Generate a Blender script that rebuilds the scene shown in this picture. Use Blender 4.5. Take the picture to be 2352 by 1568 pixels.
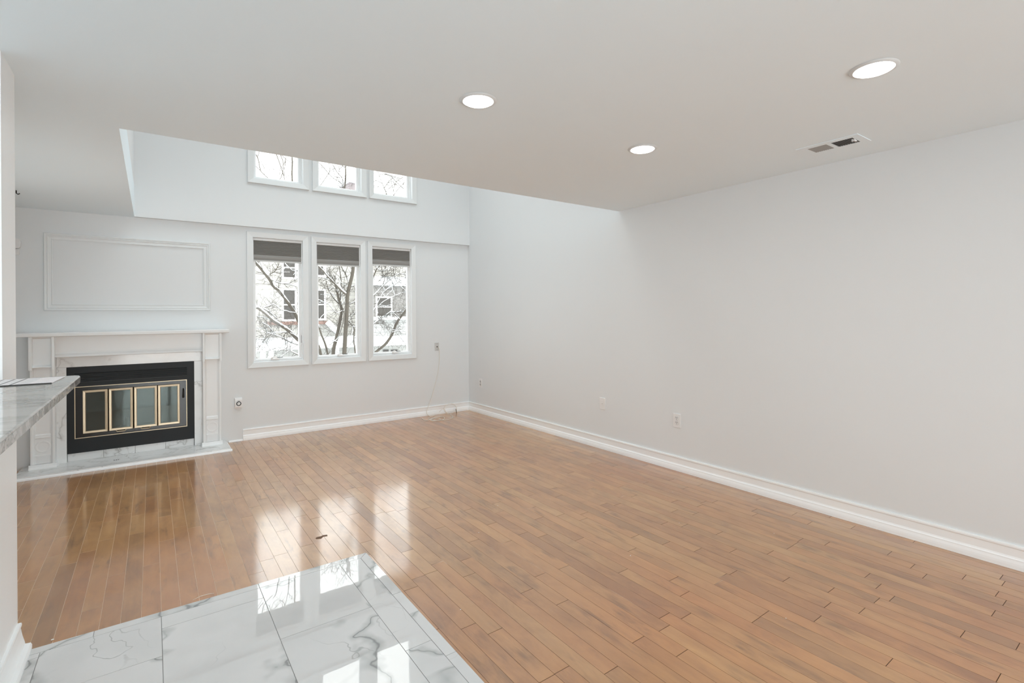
import bpy, bmesh, math, random
from mathutils import Vector, Matrix

# ------------------------------------------------------------------ scene reset
for o in list(bpy.data.objects):
    bpy.data.objects.remove(o, do_unlink=True)
scn = bpy.context.scene
COL = scn.collection

# ------------------------------------------------------------------ camera
FPX, YAW, PIT, ROLL, CY, CH = 1150.757, 0.6233552, -0.0016663, -0.0078884, 720.875, 1.32783


def ray(x, y):
    a, b = x - 1176.0, y - CY
    cr, sr = math.cos(ROLL), math.sin(ROLL)
    cp, sp = math.cos(PIT), math.sin(PIT)
    s, c = math.sin(YAW), math.cos(YAW)
    u = (a * cr + b * sr) / FPX
    v = (-a * sr + b * cr) / FPX
    d = cp - v * sp
    z = -v * cp - sp
    return Vector((u * c + d * s, -u * s + d * c, z))


def at(x, y, Y):
    """the point of the upright plane at depth Y that the photo shows at pixel x, y"""
    r = ray(x, y)
    t = Y / r.y
    return Vector((r.x * t, Y, CH + r.z * t))


fwd = ray(1176, CY).normalized()
rgt = (ray(1177, CY) - ray(1176, CY)).normalized()
up = (ray(1176, CY) - ray(1176, CY + 1)).normalized()
cam_data = bpy.data.cameras.new('camera')
cam_data.sensor_width = 36.0
cam_data.lens = FPX / 2352.0 * 36.0
cam_data.shift_y = -(784.0 - CY) / 2352.0
cam_data.clip_start = 0.02
cam = bpy.data.objects.new('camera', cam_data)
COL.objects.link(cam)
M4 = Matrix((rgt, up, -fwd)).transposed().to_4x4()
M4.translation = Vector((0, 0, CH))
cam.matrix_world = M4
scn.camera = cam

# ------------------------------------------------------------------ world, added fill lamps, exposure
SKY = 3.0
world = bpy.data.worlds.new('overcast_sky')
scn.world = world
world.use_nodes = True
wn = world.node_tree
wn.nodes.clear()
wo = wn.nodes.new('ShaderNodeOutputWorld')
wb = wn.nodes.new('ShaderNodeBackground')
wg = wn.nodes.new('ShaderNodeNewGeometry')
wsx = wn.nodes.new('ShaderNodeSeparateXYZ')
wr = wn.nodes.new('ShaderNodeValToRGB')
wr.color_ramp.elements[0].position = 0.0
wr.color_ramp.elements[0].color = (0.92, 0.92, 0.91, 1)
wr.color_ramp.elements[1].position = 0.7
wr.color_ramp.elements[1].color = (0.98, 0.99, 0.97, 1)
tc = wn.nodes.new('ShaderNodeTexCoord')
wn.links.new(tc.outputs['Generated'], wsx.inputs[0])
wn.links.new(wsx.outputs['Z'], wr.inputs[0])
wn.links.new(wr.outputs['Color'], wb.inputs['Color'])
wb.inputs['Strength'].default_value = SKY
wn.links.new(wb.outputs[0], wo.inputs[0])

vs = scn.view_settings
vs.view_transform = 'Standard'
vs.look = 'None'
vs.exposure = 0.27
vs.gamma = 1.0
vs.use_curve_mapping = False
cy = scn.cycles
cy.max_bounces = 12
cy.diffuse_bounces = 8
cy.glossy_bounces = 5
cy.transparent_max_bounces = 12
cy.sample_clamp_indirect = 6.0
cy.use_denoising = True
try:
    cy.denoiser = 'OPENIMAGEDENOISE'
except Exception:
    pass
cy.caustics_reflective = False
cy.caustics_refractive = False


def area(name, loc, direction, sx, sy, power, color=(1, 1, 1), spread=math.pi):
    d = bpy.data.lights.new(name, 'AREA')
    d.shape = 'RECTANGLE'
    d.size, d.size_y = sx, sy
    d.energy = power
    d.color = color
    d.spread = spread
    o = bpy.data.objects.new(name, d)
    COL.objects.link(o)
    o.location = loc
    o.rotation_euler = Vector(direction).to_track_quat('-Z', 'Y').to_euler()
    return o


# fill lamps added at an invented rear glass door and an invented well skylight
area('added_fill_rear', (1.05, -3.72, 1.12), (0.0, 1, 0.02), 4.1, 2.0, 30, (0.97, 0.985, 1.0), 1.6)
area('added_fill_well', (1.75, 4.65, 4.93), (0, 0, -1), 3.0, 1.6, 5, (0.97, 0.985, 1.0))

# ------------------------------------------------------------------ helpers


class MB:
    def __init__(self):
        self.bm = bmesh.new()

    def quad(self, *pts):
        vs_ = [self.bm.verts.new(p) for p in pts]
        return self.bm.faces.new(vs_)

    def box(self, x0, x1, y0, y1, z0, z1, bevel=0.0, seg=2):
        x0, x1 = min(x0, x1), max(x0, x1)
        y0, y1 = min(y0, y1), max(y0, y1)
        z0, z1 = min(z0, z1), max(z0, z1)
        r = bmesh.ops.create_cube(self.bm, size=1.0)
        vv = r['verts']
        for v in vv:
            v.co = Vector(((x0 + x1) / 2 + v.co.x * (x1 - x0), (y0 + y1) / 2 + v.co.y * (y1 - y0), (z0 + z1) / 2 + v.co.z * (z1 - z0)))
        if bevel > 0:
            ee = list({e for v in vv for e in v.link_edges})
            bmesh.ops.bevel(self.bm, geom=ee, offset=bevel, segments=seg, profile=0.5, affect='EDGES')
        return self

    def prism(self, poly, axis, a, b):
        """extrude a closed 2D polygon along an axis; axis 0: poly=(y,z); 1: (x,z); 2: (x,y)"""
        def P(u, v, t):
            return (t, u, v) if axis == 0 else ((u, t, v) if axis == 1 else (u, v, t))
        A = [self.bm.verts.new(P(u, v, a)) for u, v in poly]
        B = [self.bm.verts.new(P(u, v, b)) for u, v in poly]
        n = len(poly)
        for i in range(n):
            j = (i + 1) % n
            self.bm.faces.new((A[i], A[j], B[j], B[i]))
        self.bm.faces.new(A[::-1])
        self.bm.faces.new(B)
        return self

    def frame(self, x0, x1, z0, z1, Y, profile, sides='LRTB'):
        """mitred frame on a wall facing -Y; profile = closed list of (outward from the inner edge, out of the wall)"""
        rings = []
        for a, b in profile:
            rings.append([self.bm.verts.new(p) for p in ((x0 - a, Y - b, z0 - a), (x1 + a, Y - b, z0 - a), (x1 + a, Y - b, z1 + a), (x0 - a, Y - b, z1 + a))])
        n = len(rings)
        for i in range(n):
            A, B = rings[i], rings[(i + 1) % n]
            for k in range(4):
                l = (k + 1) % 4
                self.bm.faces.new((A[k], A[l], B[l], B[k]))
        return self

    def tube(self, pts, radii, sides=6, cap=True):
        pts = [Vector(p) for p in pts]
        if not isinstance(radii, (list, tuple)):
            radii = [radii] * len(pts)
        rings = []
        up_ = None
        for i, p in enumerate(pts):
            t = (pts[min(i + 1, len(pts) - 1)] - pts[max(i - 1, 0)])
            if t.length < 1e-9:
                t = Vector((0, 0, 1))
            t.normalize()
            if up_ is None:
                up_ = t.orthogonal().normalized()
            else:
                up_ = (up_ - t * up_.dot(t))
                up_ = up_.normalized() if up_.length > 1e-6 else t.orthogonal().normalized()
            w = t.cross(up_)
            rings.append([self.bm.verts.new(p + (up_ * math.cos(2 * math.pi * k / sides) + w * math.sin(2 * math.pi * k / sides)) * radii[i]) for k in range(sides)])
        for A, B in zip(rings, rings[1:]):
            for k in range(sides):
                l = (k + 1) % sides
                self.bm.faces.new((A[k], A[l], B[l], B[k]))
        if cap:
            self.bm.faces.new(rings[0][::-1])
            self.bm.faces.new(rings[-1])
        return self

    def lathe(self, prof, centre, axis='Z', seg=48, closed=False):
        """prof = (radius, height) list; height along the axis"""
        c = Vector(centre)
        rings = []
        for r, h in prof:
            ring = []
            for k in range(seg):
                a = 2 * math.pi * k / seg
                u, v = r * math.cos(a), r * math.sin(a)
                q = {'Z': (u, v, h), 'Y': (u, h, v), 'X': (h, u, v)}[axis]
                ring.append(self.bm.verts.new(c + Vector(q)))
            rings.append(ring)
        pairs = list(zip(rings, rings[1:])) + ([(rings[-1], rings[0])] if closed else [])
        for A, B in pairs:
            for k in range(seg):
                l = (k + 1) % seg
                self.bm.faces.new((A[k], A[l], B[l], B[k]))
        if not closed:
            for ring in (rings[0][::-1], rings[-1]):
                self.bm.faces.new(ring)
        return self

    def build(self, name, mat, parent=None, smooth=False):
        bm = self.bm
        bmesh.ops.recalc_face_normals(bm, faces=bm.faces)
        me = bpy.data.meshes.new(name)
        bm.to_mesh(me)
        bm.free()
        me.materials.append(mat)
        if smooth:
            for p in me.polygons:
                p.use_smooth = True
            try:
                me.set_sharp_from_angle(angle=math.radians(35))
            except Exception:
                pass
        o = bpy.data.objects.new(name, me)
        COL.objects.link(o)
        if parent is not None:
            o.parent = parent
            o.matrix_parent_inverse = Matrix.Translation(parent.location).inverted()
        return o


def tag(o, label, cat, group=None, kind=None):
    o['label'] = label
    o['category'] = cat
    if group:
        o['group'] = group
    if kind:
        o['kind'] = kind
    return o


def thing(name, loc, label, cat, group=None):
    o = bpy.data.objects.new(name, None)
    o.empty_display_size = 0.05
    o.location = loc
    COL.objects.link(o)
    return tag(o, label, cat, group)


def struct(o, label=None):
    o['kind'] = 'structure'
    if label:
        o['label'] = label
    return o


def struct_empty(name, loc):
    o = bpy.data.objects.new(name, None)
    o.empty_display_size = 0.05
    o.location = loc
    COL.objects.link(o)
    return struct(o)


# ------------------------------------------------------------------ materials


def srgb(r, g, b):
    def f(c):
        c /= 255.0
        return c / 12.92 if c <= 0.04045 else ((c + 0.055) / 1.055) ** 2.4
    return (f(r), f(g), f(b), 1.0)


class NT:
    def __init__(self, name):
        self.m = bpy.data.materials.new(name)
        self.m.use_nodes = True
        self.t = self.m.node_tree
        self.t.nodes.clear()
        self.out = self.t.nodes.new('ShaderNodeOutputMaterial')

    def n(self, typ, **kw):
        nd = self.t.nodes.new(typ)
        for k, v in kw.items():
            setattr(nd, k, v)
        return nd

    def l(self, a, b):
        self.t.links.new(a, b)

    def val(self, sock, v):
        if hasattr(v, 'is_output') or isinstance(v, bpy.types.NodeSocket):
            self.l(v, sock)
        else:
            sock.default_value = v

    def math(self, op, a, b=0.0, c=0.0, clamp=False):
        nd = self.n('ShaderNodeMath', operation=op)
        nd.use_clamp = clamp
        self.val(nd.inputs[0], a)
        self.val(nd.inputs[1], b)
        self.val(nd.inputs[2], c)
        return nd.outputs[0]

    def vmath(self, op, a, b):
        nd = self.n('ShaderNodeVectorMath', operation=op)
        self.val(nd.inputs[0], a)
        self.val(nd.inputs[1], b)
        return nd.outputs[0]

    def noise(self, vec, scale, detail=3.0, rough=0.5, dist=0.0):
        nd = self.n('ShaderNodeTexNoise')
        self.val(nd.inputs['Vector'], vec)
        nd.inputs['Scale'].default_value = scale
        nd.inputs['Detail'].default_value = detail
        nd.inputs['Roughness'].default_value = rough
        nd.inputs['Distortion'].default_value = dist
        return nd.outputs['Fac'], nd.outputs['Color']

    def ramp(self, fac, stops, interp='LINEAR'):
        nd = self.n('ShaderNodeValToRGB')
        cr = nd.color_ramp
        cr.interpolation = interp
        while len(cr.elements) < len(stops):
            cr.elements.new(0.5)
        for e, (p, c) in zip(cr.elements, stops):
            e.position = p
            e.color = c if len(c) == 4 else (*c, 1)
        self.val(nd.inputs[0], fac)
        return nd.outputs[0]

    def mix(self, fac, a, b, blend='MIX'):
        nd = self.n('ShaderNodeMix', data_type='RGBA', blend_type=blend)
        self.val(nd.inputs[0], fac)
        self.val(nd.inputs[6], a)
        self.val(nd.inputs[7], b)
        return nd.outputs[2]

    def n_sep_y(self, c):
        nd = self.n('ShaderNodeSeparateXYZ')
        self.l(c, nd.inputs[0])
        return nd.outputs[1]

    def smooth(self, v, lo, hi):
        nd = self.n('ShaderNodeMapRange', interpolation_type='SMOOTHSTEP')
        self.val(nd.inputs[0], v)
        nd.inputs[1].default_value = lo
        nd.inputs[2].default_value = hi
        return nd.outputs[0]

    def principled(self, color, rough=0.5, spec=0.5, metal=0.0, bump=None, bump_s=0.1, coat=0.0, coat_r=0.05):
        p = self.n('ShaderNodeBsdfPrincipled')
        self.val(p.inputs['Base Color'], color)
        self.val(p.inputs['Roughness'], rough)
        p.inputs['Specular IOR Level'].default_value = spec
        p.inputs['Metallic'].default_value = metal
        p.inputs['Coat Weight'].default_value = coat
        p.inputs['Coat Roughness'].default_value = coat_r
        if bump is not None:
            b = self.n('ShaderNodeBump')
            b.inputs['Strength'].default_value = bump_s
            b.inputs['Distance'].default_value = 0.002
            self.val(b.inputs['Height'], bump)
            self.l(b.outputs[0], p.inputs['Normal'])
        self.l(p.outputs[0], self.out.inputs[0])
        return p


def coord(nt):
    return nt.n('ShaderNodeTexCoord').outputs['Object']


def paint(name, col, rough=0.55, var=0.02, scale=90, bump=0.05, spec=0.3):
    nt = NT(name)
    c = coord(nt)
    f, _ = nt.noise(c, scale, 3)
    f2, _ = nt.noise(c, 1.3, 2)
    d = tuple(x * (1 - var) for x in col[:3]) + (1,)
    cc = nt.mix(nt.math('MULTIPLY', nt.math('ADD', f2, 0.0), 1.0, clamp=True), col, d)
    nt.principled(cc, rough, spec, bump=f, bump_s=bump)
    return nt.m


def plain(name, col, rough=0.5, spec=0.5, metal=0.0, coat=0.0):
    nt = NT(name)
    c = coord(nt)
    f, _ = nt.noise(c, 40, 2)
    d = tuple(x * 0.94 for x in col[:3]) + (1,)
    nt.principled(nt.mix(f, col, d), rough, spec, metal, coat=coat)
    return nt.m


WALL = paint('wall_paint', (0.757, 0.780, 0.792, 1))
CEIL = paint('ceiling_paint', (0.84, 0.93, 0.98, 1), rough=0.8, scale=140, bump=0.04)
TRIM = paint('trim_paint', (0.915, 0.94, 0.955, 1), rough=0.35, var=0.01, bump=0.02, spec=0.4)
MANTEL = paint('mantel_paint', (0.825, 0.84, 0.845, 1), rough=0.38, var=0.02, bump=0.02, spec=0.4)
PLASTIC = plain('white_plastic', (0.83, 0.83, 0.83, 1), 0.35)
PLASTIC_GREY = plain('grey_plastic', (0.60, 0.60, 0.59, 1), 0.4)
DARK = plain('dark_slot', (0.03, 0.03, 0.028, 1), 0.5)
BLACK = plain('black_metal', (0.014, 0.016, 0.0175, 1), 0.5, 0.3)
BLACK_GLOSS = plain('black_enamel', (0.012, 0.012, 0.012, 1), 0.22, 0.5)
BRASS = plain('pale_brass', (0.58, 0.475, 0.335, 1), 0.34, 0.5, metal=0.45)
STEEL = plain('brushed_steel', (0.62, 0.62, 0.62, 1), 0.3, 0.5, metal=0.9)
SOOT = paint('sooty_brick', (0.10, 0.09, 0.08, 1), 0.9, 0.3, 30, 0.2)
CASING = paint('casing_paint', (0.765, 0.787, 0.795, 1), rough=0.4, var=0.01, bump=0.02, spec=0.4)
VINYL = plain('white_vinyl', (0.82, 0.83, 0.835, 1), 0.35)
CABLE = plain('cable_jacket', (0.82, 0.79, 0.72, 1), 0.45)


def mat_shade():
    nt = NT('pleated_grey_fabric')
    c = coord(nt)
    f, _ = nt.noise(c, 260, 2)
    s = nt.n('ShaderNodeMapping')
    s.inputs['Scale'].default_value = (3, 3, 240)
    nt.l(c, s.inputs[0])
    g, _ = nt.noise(s.outputs[0], 1.0, 3, 0.6)
    col = nt.mix(g, (0.24, 0.235, 0.225, 1), (0.38, 0.37, 0.355, 1))
    nt.principled(col, 0.85, 0.1, bump=f, bump_s=0.1)
    return nt.m


SHADE = mat_shade()


def mat_marble(name, base, vein, soft, scale=1.0, thin=0.018, rough=0.02, amount=1.0, attr=True, bump=0.0, stretch=(1, 1, 1), clouds=0.08, ior=1.5):
    nt = NT(name)
    c = coord(nt)
    mp = nt.n('ShaderNodeMapping')
    mp.inputs['Scale'].default_value = stretch
    nt.l(c, mp.inputs[0])
    v = mp.outputs[0]
    if attr:
        a = nt.n('ShaderNodeAttribute', attribute_name='piece')
        off = nt.vmath('MULTIPLY', a.outputs['Vector'], (37.0, 53.0, 71.0))
        v = nt.vmath('ADD', v, off)
    w1, w1c = nt.noise(v, 2.2 * scale, 3.5, 0.55)
    warp = nt.vmath('MULTIPLY', nt.vmath('SUBTRACT', w1c, (0.5, 0.5, 0.5)), (0.55, 0.55, 0.55))
    v2 = nt.vmath('ADD', v, warp)
    n1, _ = nt.noise(v2, 1.25 * scale, 2, 0.45)
    n2, _ = nt.noise(v2, 1.9 * scale, 1, 0.4)
    m, _ = nt.noise(v, 1.7 * scale, 2)
    r1 = nt.math('ABSOLUTE', nt.math('SUBTRACT', n1, 0.5))
    r2 = nt.math('ABSOLUTE', nt.math('SUBTRACT', n2, 0.52))
    mask = nt.smooth(m, 0.30, 0.46)
    broad = nt.math('MULTIPLY', nt.math('SUBTRACT', 1.0, nt.smooth(r1, 0.0, thin * 2.6)), mask)
    fine = nt.math('MULTIPLY', nt.math('SUBTRACT', 1.0, nt.smooth(r1, 0.0, thin * 0.5)), nt.smooth(m, 0.36, 0.55))
    hair = nt.math('MULTIPLY', nt.math('SUBTRACT', 1.0, nt.smooth(r2, 0.0, thin * 0.45)), nt.smooth(m, 0.5, 0.75))
    cl, _ = nt.noise(v2, 1.1 * scale, 4, 0.55)
    basec = nt.mix(nt.math('MULTIPLY', nt.smooth(cl, 0.4, 0.75), clouds / 0.3), base, soft)
    col = nt.mix(nt.math('MULTIPLY', broad, 0.75 * amount, clamp=True), basec, soft)
    col = nt.mix(nt.math('MULTIPLY', fine, 0.8 * amount, clamp=True), col, vein)
    col = nt.mix(nt.math('MULTIPLY', hair, 0.55 * amount, clamp=True), col, vein)
    bm_ = None
    if bump > 0:
        bm_, _ = nt.noise(c, 11.0, 2)
    p = nt.principled(col, rough, 0.5, bump=bm_, bump_s=bump)
    p.inputs['IOR'].default_value = ior
    return nt.m


TILE = mat_marble('polished_marble_tile', (0.72, 0.725, 0.73, 1), (0.22, 0.23, 0.23, 1), (0.46, 0.48, 0.48, 1), 1.3, 0.0125, 0.012, bump=0.03, ior=1.95)
COUNTER = mat_marble('grey_marble_counter', (0.52, 0.52, 0.505, 1), (0.12, 0.12, 0.125, 1), (0.32, 0.32, 0.31, 1), 4.0, 0.03, 0.04, amount=0.55, attr=False, stretch=(0.5, 1.6, 1.0), clouds=0.15)
COUNTER_EDGE = mat_marble('veined_marble_edge', (0.50, 0.50, 0.49, 1), (0.08, 0.08, 0.085, 1), (0.25, 0.25, 0.25, 1), 6.0, 0.06, 0.12, attr=False, clouds=0.3)
HEARTH = mat_marble('white_marble', (0.79, 0.80, 0.80, 1), (0.30, 0.30, 0.29, 1), (0.56, 0.56, 0.55, 1), 2.2, 0.02, 0.12, amount=0.7, attr=False)


def mat_wood():
    nt = NT('maple_floor_boards')
    c = coord(nt)
    a = nt.n('ShaderNodeAttribute', attribute_name='piece')
    sep = nt.n('ShaderNodeSeparateXYZ')
    nt.l(a.outputs['Vector'], sep.inputs[0])
    off = nt.vmath('MULTIPLY', a.outputs['Vector'], (23.0, 41.0, 11.0))
    v = nt.vmath('ADD', c, off)
    mp = nt.n('ShaderNodeMapping')
    mp.inputs['Scale'].default_value = (55, 2.2, 1)
    nt.l(v, mp.inputs[0])
    g, _ = nt.noise(mp.outputs[0], 1.0, 5, 0.6, 0.4)
    mp2 = nt.n('ShaderNodeMapping')
    mp2.inputs['Scale'].default_value = (9, 4.0, 1)
    nt.l(v, mp2.inputs[0])
    cl, _ = nt.noise(mp2.outputs[0], 1.0, 4, 0.62, 0.6)
    big, _ = nt.noise(c, 0.55, 2, 0.5)
    tone = nt.math('ADD', nt.math('MULTIPLY', nt.math('POWER', sep.outputs[0], 0.6), 0.30), nt.math('MULTIPLY', nt.math('SUBTRACT', g, 0.5), 0.30))
    tone = nt.math('ADD', tone, nt.math('MULTIPLY', nt.math('SUBTRACT', cl, 0.5), 1.0))
    tone = nt.math('ADD', tone, 0.30)
    col = nt.ramp(tone, [(0.0, (0.155, 0.078, 0.042)), (0.22, (0.235, 0.125, 0.068)), (0.5, (0.315, 0.180, 0.102)), (0.8, (0.375, 0.228, 0.135)), (1.0, (0.44, 0.285, 0.175))])
    mp3 = nt.n('ShaderNodeMapping')
    mp3.inputs['Scale'].default_value = (20, 4.0, 1)
    nt.l(v, mp3.inputs[0])
    ms, _ = nt.noise(mp3.outputs[0], 1.0, 4, 0.6, 0.25)
    ms2, _ = nt.noise(v, 3.1, 2, 0.5)
    streak = nt.math('MULTIPLY', nt.smooth(ms, 0.48, 0.72), nt.smooth(ms2, 0.44, 0.62))
    col = nt.mix(nt.math('MULTIPLY', streak, 0.85), col, (0.16, 0.085, 0.045, 1))
    darkb = nt.smooth(sep.outputs[2], 0.90, 0.95)
    col = nt.mix(nt.math('MULTIPLY', darkb, 0.45), col, (0.17, 0.085, 0.045, 1))
    # redder and yellower boards
    hue = nt.mix(nt.smooth(sep.outputs[1], 0.2, 0.9), (1.0, 0.93, 0.88, 1), (1.0, 1.03, 1.06, 1))
    col = nt.mix(1.0, col, hue, 'MULTIPLY')
    red = nt.mix(nt.smooth(big, 0.42, 0.66), (1.0, 1.0, 1.0, 1), (0.98, 0.86, 0.80, 1))
    col = nt.mix(1.0, col, red, 'MULTIPLY')
    # dusty plaster scuffs in a few bands
    sc_m = nt.n('ShaderNodeMapping')
    sc_m.inputs['Scale'].default_value = (9, 26, 1)
    nt.l(c, sc_m.inputs[0])
    s1, _ = nt.noise(sc_m.outputs[0], 1.6, 6, 0.75)
    s2, _ = nt.noise(c, 1.6, 2, 0.5)
    scuff = nt.math('MULTIPLY', nt.smooth(s1, 0.665, 0.70), nt.smooth(nt.math('ADD', s2, nt.math('MULTIPLY', nt.smooth(nt.n_sep_y(c), 4.2, 5.0), 0.12)), 0.60, 0.68))
    col = nt.mix(nt.math('MULTIPLY', scuff, 0.55), col, (0.62, 0.52, 0.42, 1))
    rg, _ = nt.noise(mp2.outputs[0], 0.8, 3)
    rough = nt.math('ADD', 0.20, nt.math('MULTIPLY', rg, 0.12))
    col = nt.mix(1.0, col, (1.44, 1.22, 0.67, 1), 'MULTIPLY')
    p = nt.principled(col, nt.math('ADD', rough, 0.14), 0.7, bump=g, bump_s=0.015, coat=0.9, coat_r=0.11)
    p.inputs['Coat IOR'].default_value = 1.9
    p.inputs['IOR'].default_value = 1.6
    return nt.m


WOOD = mat_wood()


def mat_groove():
    nt = NT('board_joint_dust')
    c = coord(nt)
    sx = nt.n('ShaderNodeSeparateXYZ')
    nt.l(c, sx.inputs[0])
    n, _ = nt.noise(c, 2.0, 3, 0.6)
    left = nt.math('SUBTRACT', 1.0, nt.smooth(nt.math('ADD', sx.outputs[0], nt.math('MULTIPLY', nt.math('SUBTRACT', n, 0.5), 0.8)), 0.25, 0.75))
    some = nt.smooth(n, 0.58, 0.68)
    f = nt.math('MAXIMUM', nt.math('MULTIPLY', left, 0.95), some)
    col = nt.mix(f, (0.075, 0.042, 0.024, 1), (0.78, 0.64, 0.49, 1))
    nt.principled(col, 0.8, 0.1)
    return nt.m


GROOVE = mat_groove()
GROUT = plain('grey_grout', (0.30, 0.30, 0.30, 1), 0.8)


def mat_glass(name='window_glass', tint=(0.97, 0.985, 0.985, 1), gl=1.0):
    nt = NT(name)
    f = nt.n('ShaderNodeFresnel')
    f.inputs['IOR'].default_value = 1.45
    t = nt.n('ShaderNodeBsdfTransparent')
    t.inputs[0].default_value = tint
    g = nt.n('ShaderNodeBsdfGlossy')
    g.inputs['Roughness'].default_value = 0.0
    mx = nt.n('ShaderNodeMixShader')
    nt.l(nt.math('MULTIPLY', f.outputs[0], gl), mx.inputs[0])
    nt.l(t.outputs[0], mx.inputs[1])
    nt.l(g.outputs[0], mx.inputs[2])
    nt.l(mx.outputs[0], nt.out.inputs[0])
    return nt.m


GLASS = mat_glass(gl=0.35)


def mat_fire_glass():
    nt = NT('smoked_fire_glass')
    c = coord(nt)
    sm, _ = nt.noise(c, 9.0, 4, 0.6)
    f = nt.n('ShaderNodeFresnel')
    f.inputs['IOR'].default_value = 1.45
    t = nt.n('ShaderNodeBsdfTransparent')
    t.inputs[0].default_value = (0.55, 0.58, 0.55, 1)
    g = nt.n('ShaderNodeBsdfGlossy')
    g.inputs['Roughness'].default_value = 0.03
    g.inputs['Color'].default_value = (0.36, 0.43, 0.42, 1)
    d = nt.n('ShaderNodeBsdfDiffuse')
    d.inputs[0].default_value = (0.15, 0.155, 0.14, 1)
    m1 = nt.n('ShaderNodeMixShader')
    nt.l(nt.math('ADD', 0.22, nt.math('MULTIPLY', sm, 0.30)), m1.inputs[0])
    nt.l(t.outputs[0], m1.inputs[1])
    nt.l(d.outputs[0], m1.inputs[2])
    m2 = nt.n('ShaderNodeMixShader')
    nt.l(nt.math('ADD', 0.05, f.outputs[0], clamp=True), m2.inputs[0])
    nt.l(m1.outputs[0], m2.inputs[1])
    nt.l(g.outputs[0], m2.inputs[2])
    nt.l(m2.outputs[0], nt.out.inputs[0])
    return nt.m


FIRE_GLASS = mat_fire_glass()


def mat_emit(name, col, s):
    nt = NT(name)
    e = nt.n('ShaderNodeEmission')
    e.inputs[0].default_value = col
    e.inputs[1].default_value = s
    nt.l(e.outputs[0], nt.out.inputs[0])
    return nt.m


LENS = mat_emit('lit_lens', (1.0, 0.985, 0.96, 1), 6.0)

# ------------------------------------------------------------------ dimensions (metres; camera stands at x=0, y=0)
XR, YB, H = 3.605, 6.063, 2.30           # right wall, window wall, lower ceiling
YU = 6.015                               # upper part of the window wall stands 25 mm proud
XL = -1.25                               # far left wall beyond the fireplace
WELL_X, WELL_Y = -0.131, 3.259           # edges of the two-storey opening
TOP = 4.95
YR = -3.6                                # rear wall
XK = -3.8                                # kitchen side wall
PX, PY0, PY1 = -0.44, 2.55, 2.775        # post at the kitchen pass-through
TX, TY = 0.967, 2.763                    # corner of the tiled floor

W_X = [(0.895, 1.408), (1.560, 2.078), (2.226, 2.746)]      # lower window openings
W_Z = (0.832, 2.193)
U_X = [(0.901, 1.408), (1.568, 2.081), (2.234, 2.745)]      # upper window openings
U_Z = (2.832, 4.40)


def wall_y(name, x0, x1, z0, z1, y0, y1, holes, mat=WALL):
    """wall between y0 (room face) and y1 with rectangular holes (x0,x1,z0,z1)"""
    xs = sorted({x0, x1, *[h for q in holes for h in q[:2]]})
    zs = sorted({z0, z1, *[h for q in holes for h in q[2:]]})
    m = MB()

    def solid(i, j):
        if i < 0 or j < 0 or i >= len(xs) - 1 or j >= len(zs) - 1:
            return False
        cx, cz = (xs[i] + xs[i + 1]) / 2, (zs[j] + zs[j + 1]) / 2
        return not any(a < cx < b and c < cz < d for a, b, c, d in holes)
    for i in range(len(xs) - 1):
        for j in range(len(zs) - 1):
            if not solid(i, j):
                continue
            a, b, c, d = xs[i], xs[i + 1], zs[j], zs[j + 1]
            m.quad((a, y0, c), (b, y0, c), (b, y0, d), (a, y0, d))
            m.quad((a, y1, d), (b, y1, d), (b, y1, c), (a, y1, c))
            if not solid(i - 1, j):
                m.quad((a, y0, c), (a, y0, d), (a, y1, d), (a, y1, c))
            if not solid(i + 1, j):
                m.quad((b, y0, c), (b, y1, c), (b, y1, d), (b, y0, d))
            if not solid(i, j - 1):
                m.quad((a, y0, c), (a, y1, c), (b, y1, c), (b, y0, c))
            if not solid(i, j + 1):
                m.quad((a, y0, d), (b, y0, d), (b, y1, d), (a, y1, d))
    bmesh.ops.remove_doubles(m.bm, verts=m.bm.verts, dist=1e-5)
    return struct(m.build(name, mat))


# ------------------------------------------------------------------ shell
FB = (-0.60, 0.32, 0.12, 0.86)           # firebox hole
wall_y('wall_back', XL - 0.12, XR, 0, H, YB, YB + 0.16, [(a, b, *W_Z) for a, b in W_X] + [FB])
wall_y('wall_back_upper', WELL_X, XR, H, TOP, YU, YB + 0.16, [(a, b, *U_Z) for a, b in U_X])
struct(MB().box(XR, XR + 0.12, YR - 0.1, YB + 0.16, -0.05, TOP).build('wall_right', WALL))
m = MB()
for a, b, c, d in ((PY1 - 0.12, 3.45, -0.05, H), (5.05, YB, -0.05, H), (3.45, 5.05, -0.05, 0.70), (3.45, 5.05, 1.90, H)):
    m.box(XL - 0.12, XL, a, b, c, d)
bmesh.ops.remove_doubles(m.bm, verts=m.bm.verts, dist=1e-5)
struct(m.build('wall_left', WALL))
struct(MB().box(XK, XL - 0.12, PY1 - 0.12, PY1, 0, H).box(XL - 0.12, PX - 0.12, PY1 - 0.12, PY1, 0, H).build('wall_kitchen_far', WALL))
struct(MB().box(XK - 0.12, XK, YR, PY1, -0.05, H).build('wall_kitchen_side', WALL))
wall_y('wall_rear', XK, XR, 0, H, YR - 0.12, YR, [(-1.05, 3.15, 0.08, 2.16)])
# post and half wall of the kitchen pass-through
struct(MB().box(PX - 0.12, PX, PY0, PY1, 0, H).build('wall_post', TRIM))
struct(MB().box(PX - 0.12, PX, 0.30, PY0, 0, 1.082).build('wall_half', TRIM))
# ceiling slab with the opening
m = MB()
for a, b, c, d in ((XK, WELL_X, YR, YB), (WELL_X, XR, YR, WELL_Y)):
    m.box(a, b, c, d, H, H + 0.30)
struct(m.build('ceiling', CEIL))
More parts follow.
